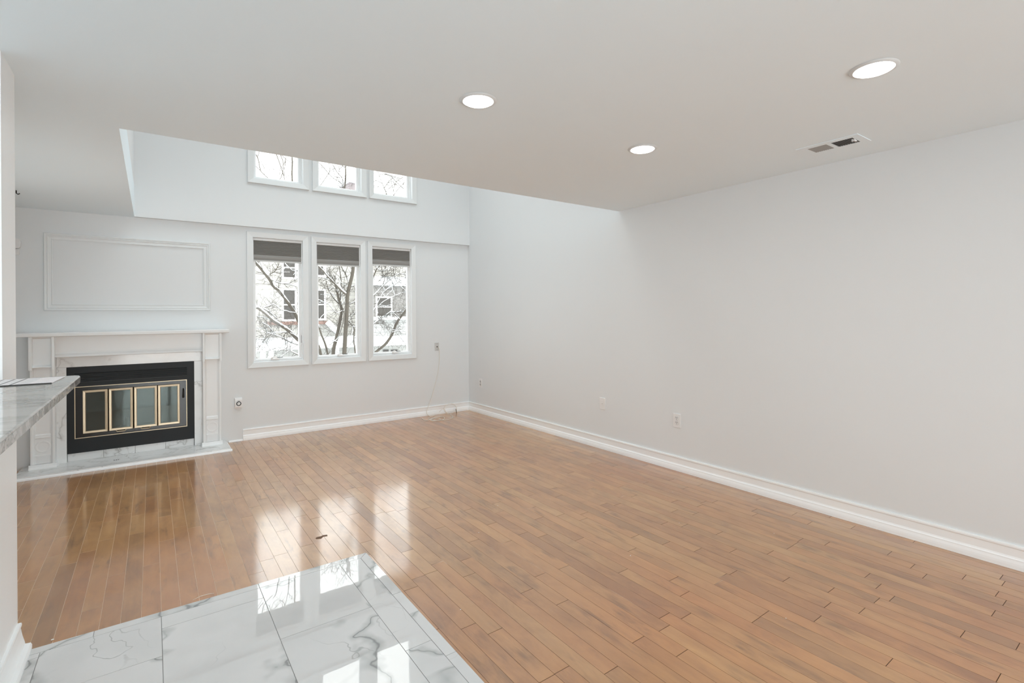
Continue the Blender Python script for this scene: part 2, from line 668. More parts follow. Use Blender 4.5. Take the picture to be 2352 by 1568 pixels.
# the well above
struct(MB().box(WELL_X - 0.12, WELL_X, WELL_Y - 0.12, YB + 0.1, H + 0.30, TOP).build('wall_well_left', WALL))
struct(MB().box(WELL_X, XR, WELL_Y - 0.12, WELL_Y, H + 0.30, TOP).build('wall_well_front', WALL))
m = MB()
for a, b, c, d in ((WELL_X - 0.12, 0.25, WELL_Y - 0.12, YB + 0.16), (3.25, XR + 0.12, WELL_Y - 0.12, YB + 0.16), (0.25, 3.25, WELL_Y - 0.12, 3.85), (0.25, 3.25, 5.45, YB + 0.16)):
    m.box(a, b, c, d, TOP, TOP + 0.15)
struct(m.build('ceiling_upper', CEIL))

# ------------------------------------------------------------------ wood floor: individual boards as one patterned surface
rnd = random.Random(7)


def pieces(name, quads, mat, z_jit=0.0, seed=1):
    """flat rectangles (x0,x1,y0,y1,z) with a random 'piece' vector per rectangle"""
    r = random.Random(seed)
    bm = bmesh.new()
    lay = bm.loops.layers.float_vector.new('piece')
    for q in quads:
        z = q[4]
        t = [z + r.uniform(-z_jit, z_jit) for _ in range(4)]
        x0, x1, y0, y1 = q[:4]
        cs = q[5] if len(q) > 5 else ((x0, y0), (x1, y0), (x1, y1), (x0, y1))
        vv = [bm.verts.new((a, b, h_)) for (a, b), h_ in zip(cs, t)]
        lo = [bm.verts.new((p.co.x, p.co.y, z - 0.004)) for p in vv]
        rv = Vector((r.random(), r.random(), r.random()))
        fs = [bm.faces.new(vv)]
        for k in range(4):
            l = (k + 1) % 4
            fs.append(bm.faces.new((lo[k], lo[l], vv[l], vv[k])))
        for f in fs:
            for lp in f.loops:
                lp[lay] = rv
    me = bpy.data.meshes.new(name)
    bm.to_mesh(me)
    bm.free()
    me.materials.append(mat)
    o = bpy.data.objects.new(name, me)
    COL.objects.link(o)
    return o


BW, GAP = 0.0733, 0.0013
boards = []
k0 = math.floor((XL + 0.045) / BW)
x = -0.045 + k0 * BW
while x < XR:
    xa, xb = max(x + GAP / 2, XL), min(x + BW - GAP / 2, XR)
    y_lo = YR if x > TX - BW / 2 else TY
    if x + BW > TX and x < TX:
        spans = [(xa, xb, TY, YB), (TX + 0.001, xb, YR, TY)] if xb - TX > 0.004 else [(xa, xb, TY, YB)]
    else:
        spans = [(xa, xb, YR if xa >= TX else TY, YB)]
    for a, b, ylo, yhi in spans:
        y = ylo - rnd.uniform(0, 0.5)
        while y < yhi:
            L = rnd.choice((0.32, 0.42, 0.55, 0.65, 0.8, 0.95, 1.1, 1.25)) * rnd.uniform(0.9, 1.1)
            ya, yb = max(y + 0.0012, ylo), min(y + L - 0.0012, yhi)
            if yb - ya > 0.02 and b - a > 0.004:
                boards.append((a, b, ya, yb, 0.0))
            y += L
    x += BW
floor = struct(pieces('floor', boards, WOOD, 0.00012, 11))
sub = struct(MB().box(XL, XR, YR, YB, -0.05, -0.0004).build('floor_joints', GROOVE))

# ------------------------------------------------------------------ tiled floor
tz = 0.004
g = 0.0012
tiles = []


def tl(a, b, c, d):
    tiles.append((a + g, b - g, c + g, d - g, tz))


# border strips along both edges
for a, b in ((-1.3, -0.205), (-0.205, 0.421)):
    tl(a, b, TY - 0.048, TY)
tiles.append((0, 0, 0, 0, tz, ((0.421 + g, TY - 0.048 + g), (TX - 0.047 - g, TY - 0.048 + g), (TX - 2 * g, TY), (0.421 + g, TY))))
tiles.append((0, 0, 0, 0, tz, ((TX - 0.047 + g, 2.27 + g), (TX, 2.27 + g), (TX, TY - 2 * g), (TX - 0.047 + g, TY - 0.048 - g))))
ys = [TY, 2.27, 1.74, 1.15, 0.55, -0.05, -0.65, -1.25, -1.85, -2.45, -3.05, YR]
for a, b in zip(ys[1:], ys[2:]):
    tl(TX - 0.047, TX, b, a)
# field columns with staggered joints
cols = [(-3.75, -3.17), (-3.17, -2.59), (-2.59, -2.01), (-2.01, -1.42), (-1.42, -0.83), (-0.83, -0.367), (-0.367, 0.027), (0.027, 0.421), (0.421, 0.806), (0.806, TX - 0.047)]
starts = [2.5, 2.2, 2.45, 2.3, 2.6, 2.68, 2.40, 2.61, 2.233, 1.86]
for (a, b), s in zip(cols, starts):
    top = TY - 0.048 if b > PX - 0.13 else PY1 - 0.12
    yy = [top]
    y = s
    while y > YR:
        if y < top - 0.02:
            yy.append(y)
        y -= 0.78
    yy.append(YR)
    for p, q in zip(yy, yy[1:]):
        tl(a, b, q, p)
struct(pieces('floor_tile', tiles, TILE, 0.00025, 23))
struct(MB().box(XK, TX - 0.001, YR, TY - 0.001, -0.02, tz - 0.0012).build('floor_tile_joints', GROUT))

# ------------------------------------------------------------------ baseboards and small trims
BBP = [(0, 0), (0.0, 0.122), (0.011, 0.122), (0.0125, 0.115), (0.012, 0.108), (0.008, 0.103), (0.006, 0.062), (0.008, 0.055), (0.013, 0.050), (0.013, 0.044), (0.0165, 0.030), (0.018, 0.018), (0.018, 0.0)]


def base_y(name, x0, x1, yw):
    return struct(MB().prism([(yw - b, z + 0.0005) for b, z in BBP], 0, x0, x1).build(name, TRIM))


base_y('baseboard_back', 0.787, XR - 0.0005, YB - 0.0002)
struct(MB().prism([(XR - 0.0002 - b, z + 0.0005) for b, z in BBP], 1, YR, YB - 0.018).build('baseboard_right', TRIM))
pp = [(0, 0), (0, 0.112), (0.011, 0.112), (0.013, 0.106), (0.012, 0.098), (0.009, 0.092), (0.014, 0.060), (0.020, 0.035), (0.022, 0.024), (0.038, 0.022), (0.042, 0.014), (0.042, 0.0)]
struct(MB().prism([(PX + b, z + tz + 0.0005) for b, z in pp], 1, 0.30, PY1 - 0.002).build('baseboard_post', TRIM))
struct(MB().prism([(YB - b, z + 0.0005) for b, z in ((0, 0), (0, 0.018), (0.006, 0.018), (0.012, 0.012), (0.014, 0))], 0, 0.655, 0.7865).build('trim_1', TRIM))
struct(MB().box(XL, XL + 0.012, PY1, YB, 0.0, 0.1).build('baseboard_left', TRIM))

# picture-frame moulding on the chimney breast
PM = [(0.0, 0), (0.0, 0.010), (0.006, 0.012), (0.010, 0.007), (0.026, 0.009), (0.034, 0.016), (0.042, 0.012), (0.046, 0.018), (0.056, 0.020), (0.060, 0.014), (0.062, 0)]
struct(MB().frame(-0.719, 0.435, 1.458, 2.034, YB - 0.0002, PM).build('trim_2', CASING))

# ------------------------------------------------------------------ windows
CASE = [(0.0, 0.0), (0.0, 0.009), (0.004, 0.011), (0.056, 0.021), (0.060, 0.019), (0.060, 0.0)]
ID_RING = lambda w, f, b: [(0, f), (0, b), (-w, b), (-w, f)]


def window(n, x0, x1, z0, z1, yw, depth, sash, crank, lever):
    w = struct_empty('window_%d' % n, ((x0 + x1) / 2, yw, z0))
    MB().frame(x0, x1, z0, z1, yw - 0.0002, CASE).build('casing', CASING, w)
    # outer frame steps, then the sash (frames face into the room, protrude = negative depth)
    MB().frame(x0, x1, z0, z1, yw, [(0, -depth + 0.045), (0, -depth - 0.05), (-0.010, -depth - 0.05), (-0.010, -depth + 0.045)]).build('frame', VINYL, w)
    MB().frame(x0 + 0.010, x1 - 0.010, z0 + 0.012, z1 - 0.010, yw, [(0, -depth + 0.022), (0, -depth - 0.03), (-sash + 0.012, -depth - 0.03), (-sash + 0.012, -depth + 0.006), (-sash + 0.016, -depth + 0.014), (-sash + 0.024, -depth + 0.022)]).build('sash', VINYL, w)
    e = sash - 0.014 + 0.010
    MB().box(x0 + e, x1 - e, yw + depth + 0.004, yw + depth + 0.010, z0 + e, z1 - e).build('pane', GLASS, w)
    if crank:
        cx, fx = crank
        yb_ = yw + depth - 0.022
        MB().box(cx - 0.040, cx + 0.040, yb_ - 0.028, yb_, z0 + 0.012, z0 + 0.034, 0.005).build('crank_housing', PLASTIC, w, True)
        MB().tube([(cx - 0.040, yb_ - 0.028, z0 + 0.022), (cx - 0.046, yb_ - 0.040, z0 + 0.036), (cx - 0.020, yb_ - 0.046, z0 + 0.052), (cx + 0.018 + fx, yb_ - 0.040, z0 + 0.046)], [0.009, 0.009, 0.007, 0.007], 8).build('crank_handle', PLASTIC, w, True)
        MB().box(cx + 0.020, cx + 0.080, yb_ - 0.0015, yb_ + 0.002, z0 + 0.036, z0 + 0.042).build('operator_slot', DARK, w)
    if lever:
        yb_ = yw + depth - 0.022
        MB().box(x1 - 0.0075, x1 - 0.0105, yb_ - 0.016, yb_ - 0.004, z0 + 0.19, z0 + 0.28).build('lock_slot', DARK, w)
        MB().tube([(x1 - 0.012, yb_ - 0.012, z0 + 0.19), (x1 - 0.026, yb_ - 0.022, z0 + 0.155), (x1 - 0.022, yb_ - 0.020, z0 + 0.11)], [0.008, 0.008, 0.006], 8).build('lock_lever', PLASTIC, w, True)
    return w


cr = [(1.118, -0.005), (1.845, -0.030), (2.530, -0.030)]
for i in range(3):
    a, b = W_X[i]
    window(i + 1, a, b, W_Z[0], W_Z[1], YB, 0.062, 0.036, cr[i], i == 0)
for i in range(3):
    a, b = U_X[i]
    window(i + 4, a, b, U_Z[0], U_Z[1], YU, 0.095, 0.040, None, False)

# invented rear glass door, added as an opening for the fill lamp
rd = struct_empty('window_7', (1.05, YR, 0.08))
MB().frame(-1.05, 3.15, 0.08, 2.16, YR - 0.0, [(0, -0.02), (0.06, -0.02), (0.06, 0.0), (0, 0.0)]).build('casing', TRIM, rd)
m = MB()
for xx in (-1.05, 0.33, 1.71, 3.09):
    m.box(xx, xx + 0.06, YR - 0.09, YR - 0.03, 0.08, 2.16)
m.box(-1.05, 3.15, YR - 0.09, YR - 0.03, 0.08, 0.14).box(-1.05, 3.15, YR - 0.09, YR - 0.03, 2.10, 2.16)
m.build('sash', VINYL, rd)
MB().box(-1.0, 3.10, YR - 0.063, YR - 0.057, 0.13, 2.11).build('pane', GLASS, rd)
sk = struct_empty('window_9', (1.75, 4.65, TOP))  # invented skylight, added to brighten the well from above
MB().box(0.25, 3.25, 3.85, 5.45, TOP + 0.06, TOP + 0.07).build('pane', GLASS, sk)

# unseen side window added in the left wall to brighten the left ceiling
sd = struct_empty('window_8', (XL, 4.25, 0.70))
m = MB()
for a, b, c, d in ((3.45, 3.50, 0.70, 1.90), (5.00, 5.05, 0.70, 1.90), (4.23, 4.27, 0.70, 1.90), (3.50, 5.00, 0.70, 0.75), (3.50, 5.00, 1.85, 1.90)):
    m.box(XL - 0.08, XL - 0.03, a, b, c, d)
m.build('sash', VINYL, sd)
MB().box(XL - 0.06, XL - 0.055, 3.5, 5.0, 0.75, 1.85).build('pane', GLASS, sd)

# ------------------------------------------------------------------ cellular shades
sh_lab = ['grey pleated shade drawn a little way down the window nearest the fireplace',
          'grey pleated shade drawn a little way down the middle lower window',
          'grey pleated shade drawn a little way down the lower window nearest the corner']
sh_z = [(1.951, 1.938), (1.944, 1.931), (1.976, 1.962)]
for i in range(3):
    a, b = W_X[i]
    a += 0.004
    b -= 0.004
    zt = W_Z[1] - 0.002
    s = thing('window_shade', ((a + b) / 2, YB + 0.028, zt), sh_lab[i], 'window shade', 'pleated shades on the lower windows')
    MB().box(a, b, YB + 0.012, YB + 0.044, zt - 0.026, zt, 0.004).build('headrail', PLASTIC, s, True)
    z1, z0 = zt - 0.026, sh_z[i][0]
    pts = []
    z = z1
    k = 0
    zmid = z0 + 0.060
    while z > zmid:
        pts.append((YB + (0.018 if k % 2 else 0.026), z))
        z -= 0.0045
        k += 1
    for zz, yy in ((zmid, 0.026), (zmid - 0.018, 0.018), (zmid - 0.036, 0.019), (z0 + 0.002, 0.026), (z0, 0.026)):
        pts.append((YB + yy, zz))
    back = [(YB + 0.038, z0), (YB + 0.038, z1)]
    MB().prism(pts + back, 0, a + 0.002, b - 0.002).build('pleated_fabric', SHADE, s)
    MB().box(a, b, YB + 0.016, YB + 0.040, sh_z[i][1] - 0.002, z0, 0.003).build('bottom_rail', PLASTIC_GREY, s, True)

# ------------------------------------------------------------------ fireplace
HZ = 0.030
YM = 5.990                               # marble facing
# hearth slab
h = thing('hearth_slab', (-0.14, 5.86, 0), 'low white marble hearth slab on the wood floor in front of the fireplace', 'hearth')
MB().box(-0.925, 0.625, 5.668, YB - 0.001, 0.001, HZ, 0.003).build('slab', HEARTH, h)
m = MB()
m.prism([(5.668, 0.0008), (5.668, 0.020), (5.662, 0.0185), (5.654, 0.012), (5.651, 0.0008)], 0, -0.93, 0.642)
m.prism([(0.625, 0.0008), (0.625, 0.020), (0.632, 0.0185), (0.640, 0.012), (0.642, 0.0008)], 1, 5.668, YB - 0.015)
m.build('shoe_moulding', TRIM, h)
MB().box(-0.265, -0.2645, 5.67, YM, HZ - 0.0005, HZ + 0.0003).box(0.3435, 0.344, 5.67, YM, HZ - 0.0005, HZ + 0.0003).box(-0.6265, -0.626, 5.67, YM, HZ - 0.0005, HZ + 0.0003).build('slab_joint', GROUT, h)
# a small dark printed mark on the slab
mk = MB()
for dx, dy, w_, d_ in ((0, 0.030, .010, .014), (.003, 0.006, .010, .012), (.016, .012, .012, .022), (.020, .034, .008, .006), (.030, .030, .014, .012), (.036, .008, .004, .022)):
    mk.box(-0.292 + dx, -0.292 + dx + w_, 5.815 + dy, 5.815 + dy + d_, HZ - 0.0002, HZ + 0.0004)
mk.build('dark_mark', plain('worn_ink', (0.10, 0.10, 0.10, 1), 0.7), h)

# marble facing round the insert
ms = thing('marble_facing', (-0.14, YM, HZ), 'veined white marble facing framing the black fireplace insert', 'fireplace facing')
MB().box(-0.692, 0.415, YM, YB - 0.001, 0.887, 0.9815, 0.001).build('header', HEARTH, ms)
MB().box(-0.692, -0.626, YM, YB - 0.001, HZ + 0.0005, 0.886, 0.001).build('jamb', HEARTH, ms)
MB().box(0.345, 0.415, YM, YB - 0.001, HZ + 0.0005, 0.886, 0.001).build('jamb', HEARTH, ms)
for a, b in ((-0.624, -0.373), (-0.371, -0.137), (-0.135, 0.104), (0.106, 0.342)):
    MB().box(a, b, 6.030, YB - 0.001, HZ + 0.0005, 0.104, 0.001).build('bottom_tile', HEARTH, ms)

# insert
YI = 6.000
ins = thing('fireplace_insert', (-0.14, YI, 0.10), 'black metal fireplace insert with four brass framed glass doors', 'fireplace')
wall = MB()
xs0, xs1, zs0, zs1 = -0.6245, 0.3435, 0.105, 0.8855
bx0, bx1, bz0, bz1 = -0.568, 0.278, 0.240, 0.700           # glazed opening
lx0, lx1, lz0, lz1 = -0.574, 0.284, 0.744, 0.829           # louvre opening
for a, b, c, d in ((xs0, lx0, zs0, zs1), (lx1, xs1, zs0, zs1), (lx0, lx1, lz1, zs1), (lx0, lx1, bz1, lz0), (lx0, lx1, zs0, bz0), (lx0, bx0, bz0, bz1), (bx1, lx1, bz0, bz1)):
    wall.box(a, b, YI, YI + 0.012, c, d)
bmesh.ops.remove_doubles(wall.bm, verts=wall.bm.verts, dist=1e-5)
wall.build('faceplate', BLACK, ins)
for k in range(5):
    zc = lz0 + 0.008 + k * 0.0172
    MB().prism([(YI + 0.001, zc - 0.006), (YI + 0.003, zc - 0.006), (YI + 0.008, zc + 0.004), (YI + 0.006, zc + 0.005)], 0, lx0, lx1).build('louver_blade', BLACK, ins)
MB().box(lx0, lx1, YI + 0.026, YI + 0.028, lz0, lz1).build('louver_back', DARK, ins)
# firebox behind: an open-fronted box
fx0, fx1, fz0, fz1, fy1 = -0.585, 0.305, 0.135, 0.84, 6.50
m = MB()
m.box(fx0, fx1, fy1, fy1 + 0.01, fz0, fz1).box(fx0, fx0 + 0.01, YI + 0.03, fy1, fz0, fz1).box(fx1 - 0.01, fx1, YI + 0.03, fy1, fz0, fz1)
m.box(fx0, fx1, YI + 0.03, fy1, fz0, fz0 + 0.01).box(fx0, fx1, YI + 0.03, fy1, 0.72, 0.73)
m.build('firebox', SOOT, ins)
MB().frame(bx0, bx1, bz0, bz1, YI, [(-0.001, -0.004), (-0.001, 0.004), (0.005, 0.004), (0.005, -0.004)]).build('brass_trim', BRASS, ins)
# black inner surround behind the doors (ring)
MB().frame(-0.515, 0.224, 0.272, 0.668, YI + 0.018, [(0, 0), (0, 0.006), (0.060, 0.006), (0.060, 0)]).build('inner_surround', BLACK_GLOSS, ins)
DX = [(-0.516, -0.3375), (-0.3295, -0.1505), (-0.1415, 0.0380), (0.0445, 0.2225)]
for i, (a, b) in enumerate(DX):
    d = MB().frame(a + 0.021, b - 0.021, 0.274 + 0.021, 0.665 - 0.019, YI + 0.004, [(0, 0), (0, 0.008), (0.004, 0.011), (0.018, 0.012), (0.021, 0.009), (0.021, 0)]).build('glass_door', BRASS, ins)
    MB().box(a + 0.018, b - 0.018, YI + 0.000, YI + 0.004, 0.274 + 0.018, 0.665 - 0.018).build('pane', FIRE_GLASS, d)
    if i in (1, 2):
        hx = -0.24 if i == 1 else -0.054
        MB().tube([(hx - 0.036, YI - 0.006, 0.272), (hx - 0.030, YI - 0.020, 0.264), (hx + 0.030, YI - 0.020, 0.264), (hx + 0.036, YI - 0.006, 0.272)], 0.005, 8).build('handle', BRASS, d, True)
MB().tube([(0.252, YI + 0.004, 0.615), (0.254, YI - 0.010, 0.600), (0.252, YI - 0.010, 0.525)], [0.006, 0.007, 0.009], 8).build('damper_lever', BLACK_GLOSS, ins, True)
BARK_IN = paint('charred_log', (0.16, 0.13, 0.10, 1), 0.9, 0.4, 40, 0.3)
PALE = paint('pale_split_wood', (0.55, 0.48, 0.36, 1), 0.8, 0.3, 40, 0.2)
for k, (p0, p1, r_, mt, lab) in enumerate([((-0.45, 6.22, 0.200), (0.16, 6.26, 0.200), 0.055, BARK_IN, 'charred log lying on the firebox floor behind the glass doors'),
                                           ((-0.205, 6.13, 0.150), (-0.195, 6.165, 0.36), 0.022, PALE, 'pale split log leaning upright behind the second glass door'),
                                           ((-0.38, 6.40, 0.198), (0.10, 6.38, 0.198), 0.050, BARK_IN, 'second charred log at the back of the firebox')]):
    p0, p1 = Vector(p0), Vector(p1)
    tag(MB().tube([p0.lerp(p1, t) + Vector((0, 0, 0.003 * math.sin(t * 9))) for t in (0, .2, .4, .6, .8, 1)], [r_ * q for q in (.92, 1.0, .97, 1.02, .98, .9)], 10).build('fire_log', mt, None, True), lab, 'log')

# mantel
man = thing('fireplace_mantel', (-0.14, 5.95, HZ), 'white painted wooden mantel with panelled pilasters around the fireplace', 'mantel')
MB().prism([(YB - 0.001, 1.170), (5.838, 1.170), (5.832, 1.174), (5.830, 1.198), (5.834, 1.203), (YB - 0.001, 1.203)], 0, -0.925, 0.640).build('shelf', MANTEL, man)
MB().prism([(YB - 0.001, 0.982), (5.918, 0.982), (5.913, 0.986), (5.914, 0.993), (5.920, 1.004), (5.932, 1.014), (5.936, 1.030), (5.936, 1.1695), (YB - 0.001, 1.1695)], 0, -0.695, 0.412).build('frieze', MANTEL, man)
for sgn, c in ((-1, -0.772), (1, 0.492)):
    hw = 0.080
    yf = 5.898
    # fluted shaft: raised edges and a dished middle
    prof = []
    for u, b in ((-hw, 0.0), (-hw + 0.002, 0.004), (-hw + 0.014, 0.004), (-hw + 0.020, 0.000), (-hw + 0.026, -0.010), (-hw + 0.036, -0.016), (hw - 0.036, -0.016), (hw - 0.026, -0.010), (hw - 0.020, 0.0), (hw - 0.014, 0.004), (hw - 0.002, 0.004), (hw, 0.0)):
        prof.append((c + u, yf - b))
    poly = prof + [(c + hw, YB - 0.001), (c - hw, YB - 0.001)]
    pil = MB().prism(poly, 2, HZ + 0.0405, 0.905).build('pilaster', MANTEL, man)
    # capital block: two side fins, a recessed panel and a bevelled ledge
    m = MB()
    for s in (-1, 1):
        e0 = c + s * hw
        m.prism([(e0 - s * 0.002, 5.893), (e0 - s * 0.002, 5.862), (e0 + s * 0.002, 5.856), (e0 - s * 0.012, 5.854), (e0 - s * 0.018, 5.860), (e0 - s * 0.022, 5.880), (e0 - s * 0.022, 5.893)][::1], 2, 0.884, 1.1695)
    m.build('capital_fin', MANTEL, pil)
    m = MB()
    m.prism([(5.8975, 0.905), (5.860, 0.905), (5.860, 0.909), (5.890, 0.927), (5.890, 1.152), (5.866, 1.166), (5.866, 1.1695), (5.8975, 1.1695)], 0, c - hw + 0.020, c + hw - 0.020)
    m.build('capital_panel', MANTEL, pil)
    # block behind capital so that it is solid
    MB().box(c - hw + 0.001, c + hw - 0.001, 5.893, YB - 0.001, 0.9055, 1.1695).build('capital_block', MANTEL, pil)
    # base block with a raised ring, and flared foot
    m = MB()
    m.prism([(5.917, 0.135), (5.904, 0.135), (5.904, 0.146), (5.908, 0.150), (5.908, 0.288), (5.900, 0.293), (5.900, 0.303), (5.905, 0.306), (5.905, 0.316), (5.912, 0.325), (5.917, 0.330)], 0, c - hw + 0.030, c + hw - 0.030)
    m.build('base_block', MANTEL, pil)
    MB().lathe([(0.052, -0.0002), (0.050, -0.0018), (0.047, -0.0022), (0.040, -0.0012), (0.034, -0.0002)], (c, 5.908, 0.217), 'Y', 40, closed=True).build('rosette', MANTEL, pil, True)
    m = MB()
    m.prism([(c - hw - 0.016, HZ + 0.0006), (c + hw + 0.016, HZ + 0.0006), (c + hw + 0.015, HZ + 0.006), (c + hw + 0.005, HZ + 0.020), (c + hw + 0.001, HZ + 0.040), (c - hw - 0.001, HZ + 0.040), (c - hw - 0.005, HZ + 0.020), (c - hw - 0.015, HZ + 0.006)], 1, 5.893, 5.986)
    m.prism([(5.900, HZ + 0.0006), (5.876, HZ + 0.0006), (5.877, HZ + 0.006), (5.888, HZ + 0.020), (5.8928, HZ + 0.040), (5.900, HZ + 0.040)], 0, c - hw - 0.010, c + hw + 0.010)
    m.build('foot', MANTEL, pil)

# ------------------------------------------------------------------ counter with a sheet of paper
CZ = 1.110
m = MB()
ex, ey = -0.222, 2.530
poly = [(-1.02, 0.22), (ex, 0.22), (ex, ey - 0.030), (ex - 0.004, ey - 0.012), (ex - 0.016, ey), (-1.02, ey)]
ct = thing('countertop', (-0.5, 1.4, CZ), 'grey marble bar counter at the left edge, in front of the white post', 'countertop')


def slab(poly, z0, z1, bev):
    mm = MB()
    mm.prism(poly, 2, z0, z1)
    bmesh.ops.recalc_face_normals(mm.bm, faces=mm.bm.faces)
    ed = [e for e in mm.bm.edges if all(abs(v.co.z - z1) < 1e-6 for v in e.verts)]
    bmesh.ops.bevel(mm.bm, geom=ed, offset=bev, segments=3, profile=0.5, affect='EDGES')
    return mm


slab(poly, CZ - 0.0255, CZ, 0.004).build('slab', COUNTER, ct)
m = MB()
e_ = 0.0008
m.box(ex - 0.001, ex + e_, 0.221, ey - 0.031, CZ - 0.0255, CZ - 0.0045)
m.build('veined_edge', COUNTER_EDGE, ct)


def mat_paper():
    nt = NT('printed_paper')
    c = coord(nt)
    sx = nt.n('ShaderNodeSeparateXYZ')
    nt.l(c, sx.inputs[0])
    # object space: u along the long side 0..0.279, v across 0..0.216
    u, v = sx.outputs[0], sx.outputs[1]

    def band(x, a, b):
        return nt.math('MULTIPLY', nt.math('GREATER_THAN', x, a), nt.math('LESS_THAN', x, b))
    dark = nt.math('MAXIMUM', band(u, 0.100, 0.107), nt.math('MAXIMUM', band(u, 0.130, 0.137), band(u, 0.160, 0.167)))
    lite = nt.math('MAXIMUM', band(u, 0.061, 0.094), nt.math('MAXIMUM', band(u, 0.110, 0.126), band(u, 0.140, 0.155)))
    mp = nt.n('ShaderNodeMapping')
    mp.inputs['Scale'].default_value = (300, 60, 1)
    nt.l(c, mp.inputs[0])
    t, _ = nt.noise(mp.outputs[0], 1.0, 2)
    rows = nt.math('GREATER_THAN', nt.math('SINE', nt.math('MULTIPLY', u, 900.0)), 0.45)
    txt = nt.math('MULTIPLY', nt.math('MULTIPLY', rows, nt.math('GREATER_THAN', t, 0.55)), nt.math('MULTIPLY', band(u, 0.012, 0.24), band(v, 0.015, 0.200)))
    col = nt.mix(nt.math('MULTIPLY', lite, 0.35), (0.90, 0.86, 0.87, 1), (0.60, 0.62, 0.64, 1))
    col = nt.mix(nt.math('MULTIPLY', txt, 0.22), col, (0.35, 0.35, 0.36, 1))
    col = nt.mix(nt.math('MULTIPLY', nt.math('MULTIPLY', dark, band(v, 0.006, 0.206)), 0.9), col, (0.14, 0.15, 0.16, 1))
    nt.principled(col, 0.5, 0.3)
    return nt.m


pm = MB()
nx = 12
for top in (0, 1):
    pass
grid = [[None] * 2 for _ in range(nx + 1)]
bm = bmesh.new()
tv, bv = [], []
for i in range(nx + 1):
    u = 0.279 * i / nx
    tv.append([bm.verts.new((u, v, 0.0022)) for v in (0.0, 0.216)])
    bv.append([bm.verts.new((u, v, 0.0004)) for v in (0.0, 0.216)])
for i in range(nx):
    bm.faces.new((tv[i][0], tv[i + 1][0], tv[i + 1][1], tv[i][1]))
    bm.faces.new((bv[i][1], bv[i + 1][1], bv[i + 1][0], bv[i][0]))
    bm.faces.new((tv[i][0], bv[i][0], bv[i + 1][0], tv[i + 1][0]))
    bm.faces.new((tv[i][1], tv[i + 1][1], bv[i + 1][1], bv[i][1]))
bm.faces.new((tv[0][0], tv[0][1], bv[0][1], bv[0][0]))
bm.faces.new((tv[nx][0], bv[nx][0], bv[nx][1], tv[nx][1]))
pm.bm.free()
pm.bm = bm
pap = pm.build('paper_sheet', mat_paper())
# long side runs to the left from the right-hand short edge
pap.location = (-0.262, 2.478, CZ + 0.0004)
pap.rotation_euler = (0, 0, math.radians(180 + -3.0))
tag(pap, 'printed white paper sheet with dark bands lying on the marble counter', 'paper')
MB().box(0.0, 0.279, 0.2155, 0.217, 0.0002, 0.0030).build('dark_edge', DARK, pap).matrix_parent_inverse = Matrix()

# ------------------------------------------------------------------ ceiling lights
RING = paint('fixture_ring', (0.70, 0.73, 0.74, 1), 0.4)


def can_light(x, y, label, power):
    t = thing('recessed_light', (x, y, H), label, 'ceiling light', 'recessed lights in the lower ceiling')
    MB().lathe([(0.0665, -0.001), (0.0665, -0.005), (0.070, -0.0075), (0.080, -0.0055), (0.0845, -0.001)], (x, y, H), 'Z', 64, closed=True).build('trim_ring', RING, t, True)
    MB().lathe([(0.0655, -0.001), (0.0655, -0.006), (0.062, -0.011), (0.040, -0.015), (0.0005, -0.016)], (x, y, H), 'Z', 64).build('lens', LENS, t, True)
    d = bpy.data.lights.new('lamp', 'AREA')
    d.shape = 'DISK'
    d.size = 0.13
    d.energy = power
    d.color = (1.0, 0.985, 0.965)
    o = bpy.data.objects.new('lamp', d)
    COL.objects.link(o)
    o.location = (x, y, H - 0.020)
    return t


P = 1.2
can_light(1.205, 1.925, 'lit recessed ceiling light nearest the edge of the ceiling opening on the left', P)
can_light(2.350, 1.940, 'small lit recessed ceiling light in the middle, farthest from the camera', P)
can_light(2.345, 0.775, 'lit recessed ceiling light beside the air vent, nearest the camera', P)
for x, y in ((1.205, 0.775), (1.205, -0.9), (2.35, -0.9), (-2.2, 1.6), (-2.2, -0.6), (-0.2, -1.2)):  # first continues the seen grid; the others are added to brighten the room
    can_light(x, y, 'unseen recessed ceiling light out of frame, put in to light the room', P if x > 0 else 17.0)

# ------------------------------------------------------------------ ceiling vent
vt = thing('air_vent', (3.21, 1.27, H), 'white ceiling air vent with two banks of slats near the right wall', 'air vent')
m = MB()
fx = (3.121, 3.163, 3.277, 3.312)
m.box(fx[0], fx[3], 1.110, 1.150, H - 0.004, H - 0.0005)
m.box(fx[0], fx[3], 1.384, 1.432, H - 0.004, H - 0.0005)
m.box(fx[0], fx[1], 1.150, 1.384, H - 0.004, H - 0.0005)
m.box(fx[2], fx[3], 1.150, 1.384, H - 0.004, H - 0.0005)
m.box(fx[1], fx[2], 1.261, 1.283, H - 0.004, H - 0.0005)
m.build('frame', CEIL, vt)
MB().box(fx[1], fx[2], 1.150, 1.384, H - 0.0008, H - 0.0003).build('duct_shade', DARK, vt)  # dark sheet standing in for the shade inside the vent
VS = plain('vent_slat_shaded', (0.20, 0.195, 0.19, 1), 0.5)  # white slats of the darker bank, shade put into their colour
VS2 = plain('vent_slat_half_shaded', (0.36, 0.355, 0.345, 1), 0.5)  # same slats tilted the other way, lighter shade put into the colour
